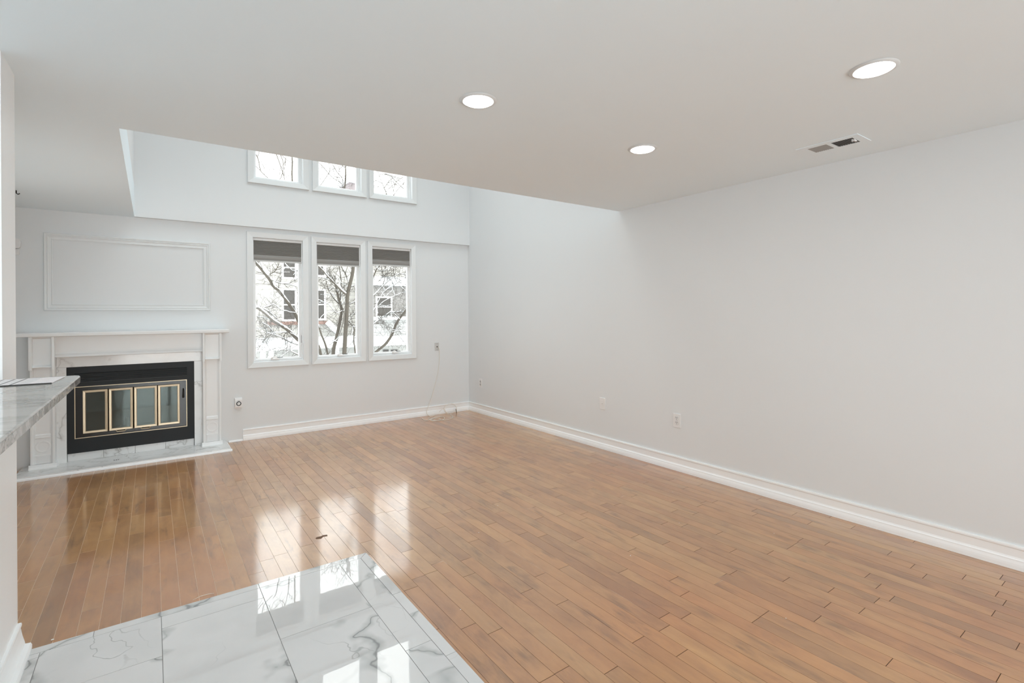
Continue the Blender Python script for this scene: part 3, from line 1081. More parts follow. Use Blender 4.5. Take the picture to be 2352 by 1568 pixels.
for y0, y1, tilt, nm in ((1.152, 1.260, 1, 'slat'), (1.284, 1.384, -1, 'slat')):
    n = 9
    for k in range(n):
        yc = y0 + (k + 0.5) * (y1 - y0) / n
        if tilt > 0:
            pr = [(yc - 0.0035, H - 0.0042), (yc + 0.0002, H - 0.0042), (yc + 0.0032, H - 0.001), (yc + 0.0005, H - 0.001)]
        else:
            pr = [(yc + 0.005, H - 0.0042), (yc + 0.0056, H - 0.0036), (yc - 0.004, H - 0.001), (yc - 0.0048, H - 0.001)]
        MB().prism(pr, 0, fx[1], fx[2]).build(nm, VS if tilt > 0 else VS2, vt)
MB().box(3.196, 3.206, 1.150, 1.166, H - 0.014, H - 0.002).box(3.206, 3.228, 1.150, 1.158, H - 0.012, H - 0.006).build('damper_tab', PLASTIC, vt)

# ------------------------------------------------------------------ plates and outlets on the walls


def plate(m, wall, u0, u1, z0, z1, t, bev=0.002):
    """a bevelled plate on the right wall ('R', u = y) or the back wall ('B', u = x)"""
    if wall == 'R':
        m.box(XR - t, XR - 0.0003, u0, u1, z0, z1, bev)
    else:
        m.box(u0, u1, YB - t, YB - 0.0003, z0, z1, bev)


def outlet(u, z, label, dark_face):
    t = thing('wall_outlet', (XR, u, z), label, 'outlet', 'outlets on the right wall')
    m = MB()
    plate(m, 'R', u - 0.037, u + 0.037, z - 0.058, z + 0.058, 0.007)
    m.build('cover_plate', PLASTIC, t)
    for dz in (-0.0195, 0.0195):
        r = MB().lathe([(0.0165, -0.007), (0.0165, -0.0085), (0.015, -0.009)], (XR, u, z + dz), 'X', 28).build('receptacle', PLASTIC_GREY if dark_face else PLASTIC, t)
        m = MB()
        for du in (-0.006, 0.006):
            m.box(XR - 0.0098, XR - 0.0088, u + du - 0.0018, u + du + 0.0018, z + dz + 0.000, z + dz + 0.010)
        m.lathe([(0.003, -0.0098), (0.003, -0.0088)], (XR, u, z + dz - 0.007), 'X', 12)
        m.build('slot', DARK, r)
        MB().lathe([(0.0166, -0.0071), (0.0178, -0.0076), (0.0178, -0.0071)], (XR, u, z + dz), 'X', 28, closed=True).build('rim', plain('slot_grey', (0.25, 0.25, 0.24, 1), 0.6), r)
    return t


outlet(5.748, 0.410, 'white wall outlet on the right wall close to the far corner', True)
outlet(2.631, 0.423, 'white wall outlet on the right wall nearest the camera', False)
t = thing('blank_plate', (XR, 3.494, 0.447), 'white wall plate with one small centre nub, on the right wall', 'wall plate')
m = MB()
plate(m, 'R', 3.457, 3.531, 0.390, 0.504, 0.007)
m.build('cover_plate', PLASTIC, t)
MB().lathe([(0.004, -0.006), (0.004, -0.013), (0.0025, -0.0145)], (XR, 3.494, 0.447), 'X', 16).build('nub', STEEL, t)
t = thing('cable_plate', (3.108, YB, 0.907), 'grey cable wall plate with dark jack on the window wall', 'wall plate')
m = MB()
plate(m, 'B', 3.076, 3.140, 0.853, 0.962, 0.006)
m.build('cover_plate', PLASTIC_GREY, t)
DULL = plain('dull_screw', (0.22, 0.22, 0.22, 1), 0.5)
for dz in (-0.040, 0.040):
    MB().lathe([(0.0045, -0.0055), (0.0045, -0.0075)], (3.110, YB, 0.907 + dz), 'Y', 12).build('screw', DULL, t)
MB().box(3.103, 3.121, YB - 0.009, YB - 0.005, 0.899, 0.915, 0.002).build('jack', DARK, t)

# plug-in timer beside the fireplace
t = thing('plug_timer', (0.745, YB, 0.412), 'white plug-in timer with a black dial ring, right of the fireplace', 'timer')
MB().box(0.709, 0.781, YB - 0.007, YB - 0.0003, 0.352, 0.466, 0.002).build('cover_plate', PLASTIC, t)
MB().prism([(YB - 0.0072, 0.372), (YB - 0.034, 0.368), (YB - 0.036, 0.372), (YB - 0.036, 0.440), (YB - 0.030, 0.454), (YB - 0.018, 0.464), (YB - 0.0072, 0.464)], 0, 0.712, 0.779).build('body', PLASTIC, t)
cxt, czt = 0.746, 0.407
rg = MB().lathe([(0.0155, -0.036), (0.0155, -0.0405), (0.0235, -0.0405), (0.0235, -0.036)], (cxt, YB, czt), 'Y', 40, closed=True).build('dial_ring', plain('matt_black', (0.012, 0.012, 0.012, 1), 0.5), t)
MB().lathe([(0.0150, -0.036), (0.0150, -0.0410), (0.0138, -0.042)], (cxt, YB, czt), 'Y', 32).build('dial', PLASTIC, t)
MB().lathe([(0.006, -0.042), (0.006, -0.0428)], (cxt, YB, czt), 'Y', 20).build('dial_hub', PLASTIC_GREY, t)
MB().box(0.731, 0.740, YB - 0.0366, YB - 0.0358, 0.4345, 0.4375).box(0.7415, 0.7545, YB - 0.0366, YB - 0.0358, 0.4345, 0.4385).build('printed_mark', plain('grey_ink', (0.12, 0.12, 0.12, 1), 0.6), t)

# small sensor box and hook by the post
t = thing('sensor_box', (-0.96, YB, 1.99), 'small white sensor box on the far wall, half hidden behind the post', 'sensor')
MB().prism([(-1.03, 1.935), (-0.935, 1.940), (-0.924, 1.955), (-0.922, 2.000), (-0.930, 2.020), (-1.03, 2.035)], 1, YB - 0.045, YB - 0.0003).build('body', PLASTIC, t)
MB().box(-1.00, -0.935, YB - 0.022, YB - 0.0003, 1.885, 1.936, 0.003).build('bracket', PLASTIC, t)
tag(MB().tube([(-0.829, 5.269, H - 0.0005), (-0.829, 5.269, H - 0.020), (-0.818, 5.262, H - 0.030), (-0.808, 5.262, H - 0.022)], 0.004, 8).build('ceiling_hook', DARK, None, True), 'tiny dark hook in the ceiling beside the white post', 'hook')

# ------------------------------------------------------------------ white cable hanging from the plate and coiled on the floor


def spline(pts, n=6):
    P_ = [Vector(p) for p in pts]
    out = []
    for i in range(len(P_) - 1):
        a, b, c, d = P_[max(i - 1, 0)], P_[i], P_[i + 1], P_[min(i + 2, len(P_) - 1)]
        for k in range(n):
            t = k / n
            out.append(0.5 * ((2 * b) + (c - a) * t + (2 * a - 5 * b + 4 * c - d) * t * t + (-a + 3 * b - 3 * c + d) * t ** 3))
    out.append(P_[-1])
    return out


zf = 0.0035
cab = [(3.113, YB - 0.010, 0.905), (3.130, YB - 0.028, 0.878), (3.141, YB - 0.016, 0.80), (3.138, YB - 0.012, 0.70), (3.122, YB - 0.012, 0.584), (3.091, YB - 0.014, 0.464), (3.026, YB - 0.020, 0.266), (2.976, YB - 0.026, 0.150), (2.945, YB - 0.034, 0.085), (2.935, YB - 0.045, 0.040),
       (2.955, 5.995, 0.010), (3.030, 6.005, zf), (3.03, 5.99, zf), (2.93, 5.93, zf), (2.87, 5.83, zf), (2.88, 5.72, zf), (2.96, 5.667, zf), (3.045, 5.74, zf), (3.075, 5.82, zf), (3.055, 5.865, zf), (2.977, 5.866, zf), (2.880, 5.80, zf), (2.845, 5.70, 0.006), (2.90, 5.66, 0.009), (2.975, 5.72, 0.006), (2.985, 5.80, zf),
       (2.930, 5.82, zf), (2.86, 5.76, 0.009), (2.80, 5.80, zf), (2.825, 5.945, zf)]
cb = thing('coaxial_cable', (2.95, 5.9, 0), 'thin white cable hanging from the wall plate and coiled on the floor', 'cable')
MB().tube(spline(cab), 0.0034, 8).build('hanging_length', CABLE, cb, True)
cab2 = [(2.94, 5.66, 0.006), (3.00, 5.655, 0.006), (3.090, 5.667, zf), (3.17, 5.74, zf), (3.215, 5.86, zf), (3.225, 5.95, 0.006), (3.195, 5.985, 0.030), (3.170, 5.99, 0.075), (3.195, 5.992, 0.112), (3.268, 5.992, 0.135), (3.338, 5.990, 0.108), (3.361, 5.985, 0.054), (3.335, 5.975, 0.022), (3.253, 5.965, 0.014), (3.19, 5.97, 0.035), (3.175, 5.975, 0.075), (3.150, 5.985, 0.078), (3.102, 5.99, 0.045)]
MB().tube(spline(cab2), 0.0034, 8).build('looped_length', CABLE, cb, True)
MB().tube([(3.352, 5.990, 0.055), (3.348, 5.975, 0.030), (3.345, 5.955, 0.004)], [0.004, 0.005, 0.005], 8).build('connector', plain('brown_plug', (0.10, 0.06, 0.03, 1), 0.4), cb, True)

# ------------------------------------------------------------------ debris on the floor
CHIP = plain('plaster_chip', (0.80, 0.77, 0.72, 1), 0.7)
r2 = random.Random(3)


def chip_mesh(s):
    m_ = MB()
    bmesh.ops.create_icosphere(m_.bm, subdivisions=1, radius=1.0)
    for v in m_.bm.verts:
        v.co = Vector((v.co.x * s * r2.uniform(.7, 1.3), v.co.y * s * r2.uniform(.7, 1.3), (v.co.z + 1) * s * 0.35))
    return m_


for k, (x, y) in enumerate([(-0.340, 2.795), (3.257, 5.019), (1.614, 2.609), (2.127, 1.862), (3.138, 2.336), (2.229, 1.08), (1.124, 1.978), (2.707, 1.967), (3.033, 1.535), (1.95, 2.9), (1.45, 3.6)]):
    o = chip_mesh(0.006 if k == 0 else r2.uniform(0.0022, 0.0035)).build('plaster_chip', CHIP)
    o.location = (x, y, 0.0002)
    tag(o, 'tiny white plaster chip lying on the wood floor', 'chip', 'plaster chips on the wood floor')
tag(MB().tube([(0.150, 2.792, 0.0016), (0.180, 2.806, 0.0022), (0.210, 2.806, 0.0022), (0.236, 2.800, 0.0016)], [0.0008, 0.0014, 0.0014, 0.0006], 6).build('wood_splinter', CABLE), 'thin pale splinter on the boards beside the tile edge', 'splinter')
m = MB()
pts = [(0.79, 3.115), (0.815, 3.105), (0.832, 3.125), (0.855, 3.118), (0.858, 3.136), (0.836, 3.145), (0.822, 3.138), (0.800, 3.140), (0.788, 3.130)]
m.prism(pts, 2, 0.0003, 0.0012)
tag(m.build('brown_flake', plain('flake_brown', (0.16, 0.08, 0.04, 1), 0.7)), 'small ragged brown flake on the shiny boards before the tile corner', 'flake')

# ------------------------------------------------------------------ outside: snow, house, trees
SNOW = paint('fresh_snow', (0.85, 0.89, 0.92, 1), 0.8, 0.04, 12, 0.1)
BARK = paint('grey_brown_bark', (0.115, 0.10, 0.082, 1), 0.9, 0.3, 30, 0.3)
TWIG = paint('twig_bark', (0.10, 0.088, 0.078, 1), 0.9, 0.2, 60, 0.1)
GZ = -3.2
struct(MB().box(-25, 45, YB + 0.3, 60, GZ - 0.2, GZ).build('ground', SNOW))


def mat_siding(name, col, pitch=0.115):
    nt = NT(name)
    c = coord(nt)
    sx = nt.n('ShaderNodeSeparateXYZ')
    nt.l(c, sx.inputs[0])
    fr = nt.math('FRACT', nt.math('DIVIDE', sx.outputs[2], pitch))
    f, _ = nt.noise(c, 8, 2)
    d = tuple(q * 0.93 for q in col[:3]) + (1,)
    cc = nt.mix(f, col, d)
    line = nt.math('LESS_THAN', fr, 0.15)
    cc = nt.mix(nt.math('MULTIPLY', line, 0.55), cc, (0.25, 0.25, 0.25, 1))
    nt.principled(cc, 0.7, 0.2)
    return nt.m


SIDING = mat_siding('cream_lap_siding', (0.43, 0.415, 0.385, 1), 0.20)
SHINGLE = mat_siding('grey_shingle', (0.24, 0.23, 0.22, 1), 0.14)
HTRIM = plain('house_trim_white', (0.82, 0.82, 0.81, 1), 0.6)
HGLASS = plain('dark_house_glass', (0.085, 0.08, 0.075, 1), 0.55, 0.25)
PORCH = plain('porch_wall_grey', (0.40, 0.39, 0.37, 1), 0.7)
RUST = plain('copper_flashing', (0.24, 0.15, 0.125, 1), 0.6)
YH = 26.0


def hp(px, py, Y=YH):
    p = at(px, py, Y)
    return p.x, p.z


hs = thing('neighbour_house', (7, YH, GZ), 'cream sided house across the snowy yard, seen through the lower windows', 'house')
xl, _ = hp(520, 700)
xs_, _ = hp(851, 700)          # where the shingled bay starts
xr, _ = hp(990, 700)
zt = hp(700, 502)[1]
MB().box(xl, xr + 2, YH, YH + 7, GZ, zt).build('siding_wall', SIDING, hs)
# roof with snow
MB().prism([(YH - 0.5, zt - 0.05), (YH - 0.5, zt + 0.10), (YH + 3.6, zt + 1.0), (YH + 7.5, zt + 0.1), (YH + 7.5, zt - 0.05)], 0, xl - 0.5, xr + 2.5).build('snowy_roof', SNOW, hs)


def hwin(p0, p1, extra=0.10, Y=YH, parent=hs):
    x0, z1 = hp(*p0, Y)
    x1, z0 = hp(*p1, Y)
    w = MB().frame(x0, x1, z0, z1, Y - 0.001, [(0, 0), (0, 0.06), (extra, 0.06), (extra, 0)]).build('house_window', HTRIM, parent)
    MB().box(x0, x1, Y - 0.03, Y - 0.002, z0, z1).build('pane', HGLASS, w)
    MB().box(x0, x1, Y - 0.05, Y - 0.03, (z0 + z1) / 2 - 0.03, (z0 + z1) / 2 + 0.03).build('meeting_rail', HTRIM, w)
    return w


hwin((651, 592), (677, 637))
hwin((651, 666), (677, 733))
hwin((719, 667), (744, 731))
hwin((719, 588), (744, 632))
# copper flashing under the windows and grey bay below
x0, z1 = hp(612, 739)
x1, z0 = hp(754, 744)
MB().box(x0, x1, YH - 0.25, YH - 0.01, z0, z1).build('copper_flashing', RUST, hs)
x0, z1 = hp(668, 745)
x1, z0 = hp(772, 776)
MB().box(x0, x1, YH - 0.12, YH - 0.01, z0, z1).build('grey_panel', PORCH, hs)
# snowy slanted roof edge
a = at(752, 739, YH - 0.5)
b = at(775, 762, YH - 0.5)
MB().tube([a, b], 0.14, 6).build('roof_edge_snow', SNOW, hs)
# shingled bay
YS = 24.5
x0, z1 = hp(853, 655, YS)
x1, z0 = hp(990, 727, YS)
MB().box(x0, x1, YS, YH - 0.01, z0, z1).build('shingle_bay', SHINGLE, hs)
MB().prism([(YS - 0.3, z1), (YS - 0.3, z1 + 0.25), (YH - 0.01, z1 + 0.6), (YH - 0.01, z1)], 0, x0 - 0.3, x1 + 0.3).build('bay_roof_snow', SNOW, hs)
hwin((866, 684), (897, 725), 0.08, YS)
x0b, z1b = hp(853, 727, YS - 0.4)
x1b, z0b = hp(990, 733, YS - 0.4)
MB().box(x0b, x1b, YS - 0.4, YS - 0.01, z0b, z1b).build('bay_ledge', HTRIM, hs)
x0c, z1c = hp(853, 733, YS)
x1c, z0c = hp(990, 783, YS)
MB().box(x0c, x1c, YS, YH - 0.01, GZ, z1c).build('bay_siding', mat_siding('white_siding', (0.45, 0.45, 0.44, 1), 0.24), hs)
# porch roof in front with snow, fascia and dark porch
YP = 22.5
x0, zf1 = hp(560, 795, YP)
x1, zf0 = hp(1000, 800, YP)
zr = hp(760, 776, YH)[1]
MB().prism([(YP, zf1 - 0.02), (YP, zf1 + 0.12), (YH - 0.02, zr + 0.1), (YH - 0.02, zr - 0.1)], 0, x0, x1).build('porch_roof_snow', SNOW, hs)
MB().box(x0, x1, YP - 0.02, YP + 0.06, zf1 - 0.22, zf1 + 0.0).build('porch_fascia', HTRIM, hs)
MB().box(x0, x1, YP + 1.2, YP + 1.3, GZ, zf1 - 0.2).build('porch_wall', PORCH, hs)
for px in (600, 618, 700, 770, 846):
    xx, _ = hp(px, 800, YP)
    MB().box(xx, xx + 0.18, YP + 0.05, YP + 0.23, GZ, zf1 - 0.2).build('porch_post', HTRIM, hs)
for px0, px1 in ((880, 892), (898, 912)):
    xa, za = hp(px0, 803, YP + 1.2)
    xb, zb = hp(px1, 812, YP + 1.2)
    MB().box(xa, xb, YP + 1.15, YP + 1.2, zb, za).build('porch_opening', HGLASS, hs)
# roof of a house farther off, seen in the middle upper window
fh = thing('far_house', (16, 44, GZ), 'dull mauve gable with snow on it in the middle upper window', 'house')
MAUVE = plain('mauve_brick', (0.27, 0.235, 0.24, 1), 0.8)
YF = 44.0
x0, zz0 = hp(802, 470, YF)
x1, zz1 = hp(840, 424, YF)
MB().box(x0, x1, YF, YF + 3, GZ, zz1).build('gable_wall', MAUVE, fh)
MB().box(x0 - 0.3, x1 + 0.3, YF - 0.3, YF + 3, zz1, zz1 + 0.35).build('snow_cap', SNOW, fh)


class Tree:
    def __init__(self, seed, Y):
        self.r = random.Random(seed)
        self.Y = Y
        self.wood, self.twig, self.snow = MB(), MB(), MB()
        self.paths = []

    def limb(self, crop, pts, w0, w1, snow=0.0, dy=0.0, base_dy=None):
        """crop=(x0,y0,scale) of the traced picture region, widths in its pixels"""
        x0, y0, s = crop
        n = len(pts)
        P_ = []
        for i, (a, b) in enumerate(pts):
            Y = self.Y + dy + self.r.uniform(-0.06, 0.06)
            P_.append(at(x0 + a / s, y0 + b / s, Y))
        self.path(P_, w0 / s * 0.0078 / 2 * self.Y / 9.5, w1 / s * 0.0078 / 2 * self.Y / 9.5, snow)

    def path(self, P_, r0, r1, snow=0.0):
        sp = spline(P_, 4)
        n = len(sp)
        rad = [r0 + (r1 - r0) * i / (n - 1) for i in range(n)]
        self.wood.tube(sp, rad, 7 if r0 > 0.02 else 5)
        self.paths.append((sp, rad))
        if snow > 0:
            q, rr = [], []
            for i, p in enumerate(sp):
                t = (sp[min(i + 1, n - 1)] - sp[max(i - 1, 0)]).normalized()
                flat = math.sqrt(max(0.0, 1 - t.z * t.z))
                q.append(p + Vector((0, 0, rad[i] * 0.85 + 0.003)))
                rr.append((rad[i] * 0.62 + 0.006) * (0.35 + 0.65 * flat) * self.r.uniform(0.8, 1.15) * snow)
            self.snow.tube(q, rr, 6)

    def twigs(self, n, l0, l1, r_max=0.006, up=0.25, gen=2, snow=0.14, flat=0.5, zlim=None):
        seeds = [(sp, rad) for sp, rad in self.paths]
        wts = [len(sp) for sp, _ in seeds]
        for _ in range(n):
            sp, rad = self.r.choices(seeds, wts)[0]
            i = self.r.randrange(1, len(sp))
            t = (sp[i] - sp[i - 1]).normalized()
            self._twig(sp[i], t, self.r.uniform(l0, l1), min(rad[i] * 0.6, r_max), gen, up, snow, flat, zlim)

    def _twig(self, p, t, L, r0, gen, up, snow, flat, zlim):
        d = Vector((self.r.gauss(0, 1), self.r.gauss(0, flat), self.r.gauss(0, 1)))
        d = (d - t * d.dot(t)).normalized() * 0.9 + t * self.r.uniform(0.2, 0.9) + Vector((0, 0, up))
        d.normalize()
        n = 5
        pts, q = [p.copy()], p.copy()
        kinks = []
        for k in range(n):
            d = (d + Vector((self.r.gauss(0, .22), self.r.gauss(0, .12), self.r.gauss(0, .22)))).normalized()
            q = q + d * (L / n)
            pts.append(q.copy())
            kinks.append((q.copy(), d.copy()))
        if zlim and any(not (zlim[0] < z_.z < zlim[1]) for z_ in pts):
            return
        rad = [r0 * (1 - 0.75 * k / n) + 0.0009 for k in range(n + 1)]
        self.twig.tube(pts, rad, 4 if r0 > 0.004 else 3, cap=False)
        if self.r.random() < snow and L > 0.25:
            self.snow.tube([v + Vector((0, 0, a_ + 0.003)) for v, a_ in zip(pts[:-1], rad)], [a_ * 0.8 + 0.003 for a_ in rad[:-1]], 4, cap=False)
        if gen > 0:
            for _ in range(self.r.choice((1, 2, 2, 3))):
                c, cd = self.r.choice(kinks)
                self._twig(c, cd, L * self.r.uniform(0.4, 0.75), r0 * 0.6, gen - 1, up, snow * 0.6, flat, zlim)

    def build(self, name, label, group):
        root = thing(name, (self.paths[0][0][0].x, self.Y, GZ), label, 'tree', group)
        self.wood.build('trunk', BARK, root, True)
        t_ = self.twig.build('twigs', TWIG, root)
        t_['kind'] = 'stuff'
        if len(self.snow.bm.verts):
            s_ = self.snow.build('snow', SNOW, root, True)
            s_['kind'] = 'stuff'
        return root


C3 = (540, 500, 4.127)
CU1 = (560, 330, 11.76)
CU2 = (700, 330, 9.046)
grp = 'bare trees outside the windows'
# the multi-stemmed tree: stems in the middle window, limbs reaching across the left one, crown in the left upper window
T = Tree(21, 10.0)
base = at(540 + 960 / 4.127, 500 + 1700 / 4.127, 10.0)
T.path([Vector((base.x, 10.0, GZ - 0.1)), base, at(540 + 1030 / 4.127, 500 + 1320 / 4.127, 10.0)], 0.12, 0.055)
T.limb(C3, [(1030, 1330), (1035, 1290), (1045, 1100), (1058, 900), (1065, 740), (1085, 640), (1110, 540), (1120, 440), (1105, 250), (1060, 60), (1030, -220)], 44, 26, 0)
T.limb(C3, [(950, 1600), (930, 1290), (958, 1150), (990, 1000), (1008, 880), (985, 780), (955, 650), (925, 560)], 40, 16, 0.5, 0.15)
T.limb(C3, [(1052, 725), (1010, 690), (960, 640), (900, 580), (850, 520), (795, 465), (700, 380)], 22, 12, 1.0, -0.1)
T.limb(C3, [(1080, 620), (1060, 570), (1040, 520), (1010, 470), (1000, 400)], 14, 8, 0.6, 0.1)
T.limb(C3, [(985, 815), (950, 780), (920, 740), (885, 680), (862, 600)], 15, 7, 0.7, 0.1)
T.limb(C3, [(1020, 870), (1000, 790), (1000, 700), (1005, 600), (990, 480), (985, 380)], 14, 7, 0.4, 0.2)
T.limb(C3, [(870, 600), (850, 650), (820, 690), (785, 735)], 6, 3, 0)
T.limb(C3, [(910, 605), (880, 585), (840, 570), (780, 560)], 9, 6, 1.0)
T.limb(C3, [(930, 1500), (880, 1300), (855, 1200), (815, 1100), (785, 1010), (720, 900)], 22, 12, 1.1, -0.15)
T.limb(C3, [(930, 1600), (820, 1330), (785, 1215), (700, 1110), (605, 985), (565, 905), (505, 810), (450, 735), (400, 680), (355, 640), (325, 585), (250, 490), (190, 420), (120, 340)], 34, 20, 0.9, -0.2)
T.limb(C3, [(930, 1650), (780, 1300), (680, 1210), (600, 1160), (530, 1090), (480, 1050), (420, 1012), (365, 980), (290, 910), (240, 870), (205, 850)], 34, 20, 1.1, -0.35)
T.limb(C3, [(345, 585), (400, 612), (460, 625), (530, 635), (600, 660)], 9, 5, 1.0, -0.2)
T.limb(C3, [(325, 535), (370, 510), (395, 480), (415, 430), (420, 390)], 8, 5, 0.0, -0.2)
T.limb(C3, [(280, 850), (315, 838), (350, 822), (385, 832), (420, 860), (460, 880), (505, 890)], 10, 6, 0.9, -0.3)
T.limb(C3, [(270, 862), (320, 890), (355, 920), (395, 955)], 11, 8, 0.9, -0.3)
T.limb(C3, [(600, 1205), (550, 1188), (500, 1168), (450, 1142), (400, 1120), (350, 1105), (310, 1095), (270, 1150), (240, 1210), (215, 1250), (190, 1310)], 11, 6, 0.9, -0.3)
T.limb(C3, [(505, 1085), (440, 1088), (380, 1090), (310, 1096), (290, 1060), (270, 1000)], 9, 5, 1.0, -0.3)
T.limb(C3, [(190, 1150), (260, 1152), (330, 1142), (395, 1122)], 5, 4, 0.6, -0.3)
T.limb(C3, [(190, 1050), (240, 1052), (290, 1050), (310, 1090)], 5, 4, 0.5, -0.3)
T.limb(C3, [(200, 935), (250, 942), (290, 950), (345, 975)], 7, 5, 1.0, -0.3)
T.limb(C3, [(610, 1305), (560, 1280), (520, 1258), (480, 1240), (430, 1228), (380, 1222)], 9, 5, 1.0, -0.3)
T.limb(C3, [(600, 495), (545, 500), (510, 470), (480, 440), (450, 400)], 5, 3, 1.0, -0.2)
T.limb(C3, [(570, 610), (552, 560), (545, 500)], 5, 3, 0.2, -0.2)
T.limb(C3, [(1075, 975), (1110, 1020), (1130, 1060), (1125, 1160), (1140, 1285), (1150, 1400)], 11, 13, 0.4)
T.limb(C3, [(1085, 972), (1110, 930), (1145, 885)], 8, 5, 0.4)
T.limb(C3, [(1085, 822), (1115, 805), (1150, 790)], 7, 5, 0.6)
T.limb(C3, [(1102, 652), (1125, 645), (1150, 640)], 9, 6, 0.6)
T.limb(C3, [(1015, 880), (960, 900), (880, 815), (835, 800), (795, 805)], 5, 3, 0.7)
T.limb(C3, [(1035, 880), (1022, 1000), (975, 1135), (940, 1170), (895, 1205)], 9, 5, 0.8)
U = [((290, 240), (370, 370), (410, 520), (450, 720), (545, 830), (720, 985)), ((415, 200), (395, 290), (370, 370)), ((610, 320), (520, 380), (440, 470), (410, 520)), ((270, 545), (350, 630), (440, 720)),
     ((490, 545), (545, 640), (550, 830)), ((460, 475), (560, 540), (640, 590), (780, 680), (870, 720), (960, 800), (1060, 920)), ((610, 390), (700, 500), (725, 605)), ((620, 490), (660, 540), (700, 590)),
     ((640, 610), (690, 690), (740, 770), (870, 860), (935, 870)), ((785, 690), (850, 790), (930, 865)), ((870, 260), (960, 500), (1020, 680), (1080, 870), (1125, 1060)), ((980, 280), (1070, 540), (1020, 880), (920, 1000)),
     ((1145, 340), (1100, 520), (1000, 640), (960, 870)), ((1130, 430), (1095, 700), (1085, 870)), ((1040, 320), (1150, 430), (1300, 520)), ((1420, 370), (1330, 470)), ((1330, 480), (1420, 610)), ((1290, 820), (1120, 920)), ((1330, 810), (1425, 920)),
     ((290, 660), (390, 780), (440, 950)), ((1180, 610), (1300, 790)), ((1200, 850), (1270, 1050)), ((660, 660), (640, 800), (610, 840)), ((610, 840), (680, 960)), ((280, 800), (370, 920))]
UW = [26, 18, 10, 22, 16, 12, 8, 9, 12, 10, 24, 22, 16, 18, 18, 10, 10, 12, 12, 12, 8, 10, 9, 8, 8]
for pts, w in zip(U, UW):
    T.limb(CU1, pts, w, w * 0.7, 0, T.r.uniform(-0.3, 0.5))
T.limb(CU1, [(1310, 1500), (1310, 1050), (1300, 800), (1312, 500), (1300, 340), (1310, 100)], 42, 30, 0)
T.limb(CU1, [(1160, 1500), (1140, 1150), (1122, 1030)], 26, 22, 0)
T.limb(CU1, [(880, 1500), (800, 1100), (720, 985)], 26, 22, 0)
T.twigs(520, 0.12, 0.5, 0.0045, 0.15, 2, zlim=(-1, 2.75))
T.twigs(60, 0.08, 0.3, 0.003, 0.2, 0, 0.0, zlim=(2.75, 5))
T.build('bare_tree', 'bare multi-stemmed tree with snowy limbs, standing behind the middle lower window', grp)

# leaning tree in the right-hand lower window
T = Tree(5, 10.6)
b0 = at(540 + 1270 / 4.127, 500 + 1330 / 4.127, 10.6)
T.path([Vector((b0.x - 0.9, 10.6, GZ - 0.1)), Vector((b0.x - 0.5, 10.6, (GZ + b0.z) / 2)), b0], 0.10, 0.045)
T.limb(C3, [(1265, 1335), (1335, 1270), (1430, 1190), (1490, 1100), (1530, 1000), (1570, 940), (1610, 890), (1680, 800)], 30, 22, 0.35)
T.limb(C3, [(1310, 1010), (1340, 985), (1380, 955), (1420, 930), (1475, 890)], 9, 7, 1.2)
T.limb(C3, [(1475, 892), (1520, 895), (1560, 890), (1620, 892)], 8, 6, 1.2)
T.limb(C3, [(1475, 890), (1520, 920), (1560, 960)], 6, 6, 1.0)
T.limb(C3, [(1310, 740), (1370, 680), (1430, 620), (1490, 570), (1560, 530), (1620, 540)], 10, 5, 0.9)
T.limb(C3, [(1400, 715), (1450, 672), (1500, 640), (1560, 600), (1620, 555)], 10, 6, 1.2)
T.limb(C3, [(1400, 715), (1370, 770), (1340, 830), (1310, 880)], 8, 5, 0.9)
T.limb(C3, [(1395, 570), (1400, 540), (1390, 480), (1370, 420)], 9, 6, 0.3)
T.limb(C3, [(1400, 640), (1420, 560), (1425, 470), (1440, 400)], 8, 6, 0.3)
T.limb(C3, [(1355, 605), (1410, 550), (1470, 480), (1500, 420)], 7, 4, 0.4)
T.limb(C3, [(1295, 600), (1315, 550), (1345, 480), (1380, 440)], 16, 10, 0.5)
T.limb(C3, [(1500, 480), (1510, 560), (1560, 640), (1620, 695)], 8, 5, 1.0)
T.limb(C3, [(1330, 1003), (1380, 998), (1420, 1010), (1480, 1050), (1540, 1100), (1580, 1150), (1615, 1195)], 5, 4, 0.2)
T.limb(C3, [(1350, 850), (1400, 800), (1470, 760), (1560, 720), (1620, 700)], 6, 4, 0.8)
T.twigs(250, 0.12, 0.42, 0.004, 0.1, 2)
T.build('bare_tree', 'bare tree with one curved leaning limb, behind the lower window nearest the corner', grp)

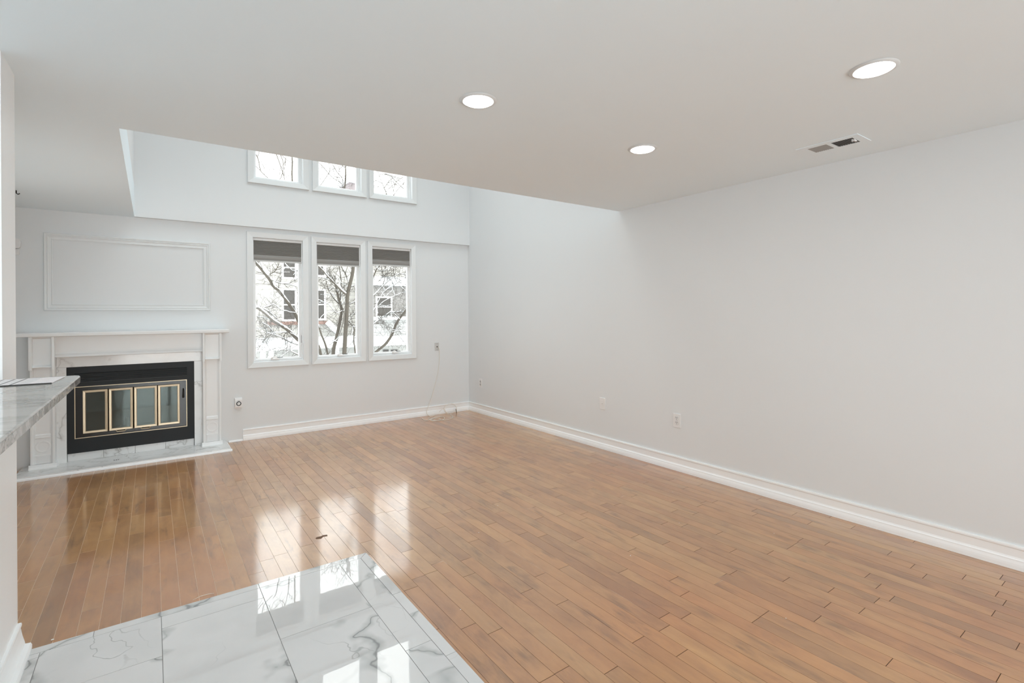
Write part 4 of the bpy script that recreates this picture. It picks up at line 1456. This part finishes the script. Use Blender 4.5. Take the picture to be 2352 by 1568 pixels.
# farther crown seen in the middle and right upper windows
T = Tree(9, 13.0)
tb = at(700 + 800 / 9.046, 330 + 1000 / 9.046, 13.0)
hx = at(842, 700, 13.0).x
T.path([Vector((hx, 13.0, GZ - 0.1)), Vector((hx, 13.0, 0.0)), at(842, 660, 13.0), at(838, 560, 13.0), at(815, 490, 13.0), tb], 0.05, 0.03)
UU = [((805, 1010), (815, 940), (835, 850), (852, 640), (845, 470), (860, 300)), ((845, 490), (790, 465), (740, 420)), ((845, 480), (900, 440)), ((310, 885), (380, 790), (510, 590), (520, 480), (495, 400)), ((290, 390), (380, 480), (490, 610), (600, 720), (750, 815), (800, 930)),
      ((350, 430), (360, 620), (300, 750), (275, 850)), ((565, 420), (480, 600)), ((700, 420), (715, 530), (700, 620), (660, 760), (720, 850)), ((580, 430), (680, 600), (780, 720), (800, 860)), ((550, 550), (640, 590), (740, 740)), ((640, 570), (480, 800)), ((720, 520), (790, 470)),
      ((430, 660), (600, 780), (760, 920)), ((870, 700), (960, 640), (1010, 800)), ((880, 720), (980, 760)), ((430, 760), (520, 900), (600, 930)), ((900, 560), (1000, 520)), ((380, 470), (300, 560), (280, 680))]
UW = [36, 18, 12, 14, 14, 10, 8, 10, 16, 9, 7, 8, 9, 5, 5, 7, 4, 7]
for pts, w in zip(UU, UW):
    T.limb(CU2, pts, w, w * 0.65, 0, T.r.uniform(-0.5, 0.5))
UR = [((1700, 1040), (1600, 800), (1530, 600), (1500, 500)), ((1850, 1000), (1830, 920), (1795, 760), (1805, 620)), ((2080, 790), (1960, 920), (1850, 1060), (1810, 1100)), ((1700, 1000), (1700, 850), (1690, 680)), ((1900, 790), (2070, 670)), ((1420, 590), (1480, 720), (1440, 900), (1500, 1000)),
      ((1540, 640), (1700, 640), (1900, 700), (2060, 760)), ((1830, 1000), (1900, 780), (1960, 680)), ((2060, 940), (1900, 790), (1790, 680)), ((1700, 1000), (1560, 880), (1450, 960)), ((1600, 820), (1480, 760), (1420, 800)), ((1850, 1060), (1950, 1000), (2070, 900)), ((1650, 920), (1750, 780), (1850, 700)), ((1720, 960), (1850, 850), (2000, 830))]
for pts in UR:
    w = T.r.uniform(7, 15)
    T.limb(CU2, pts, w, w * 0.6, 0, T.r.uniform(-0.5, 0.6))
T.path([at(838, 560, 13.0), at(868, 520, 13.1), at(700 + 1760 / 9.046, 330 + 1300 / 9.046, 13.1), at(700 + 1850 / 9.046, 330 + 1060 / 9.046, 13.1)], 0.035, 0.02)
T.path([at(868, 520, 13.1), at(700 + 1640 / 9.046, 330 + 1250 / 9.046, 13.1), at(700 + 1700 / 9.046, 330 + 1035 / 9.046, 13.1)], 0.03, 0.02)
T.twigs(260, 0.15, 0.5, 0.0035, 0.25, 1, 0.0)
T.build('bare_tree', 'tall bare tree whose crown fills the middle and right upper windows', grp)
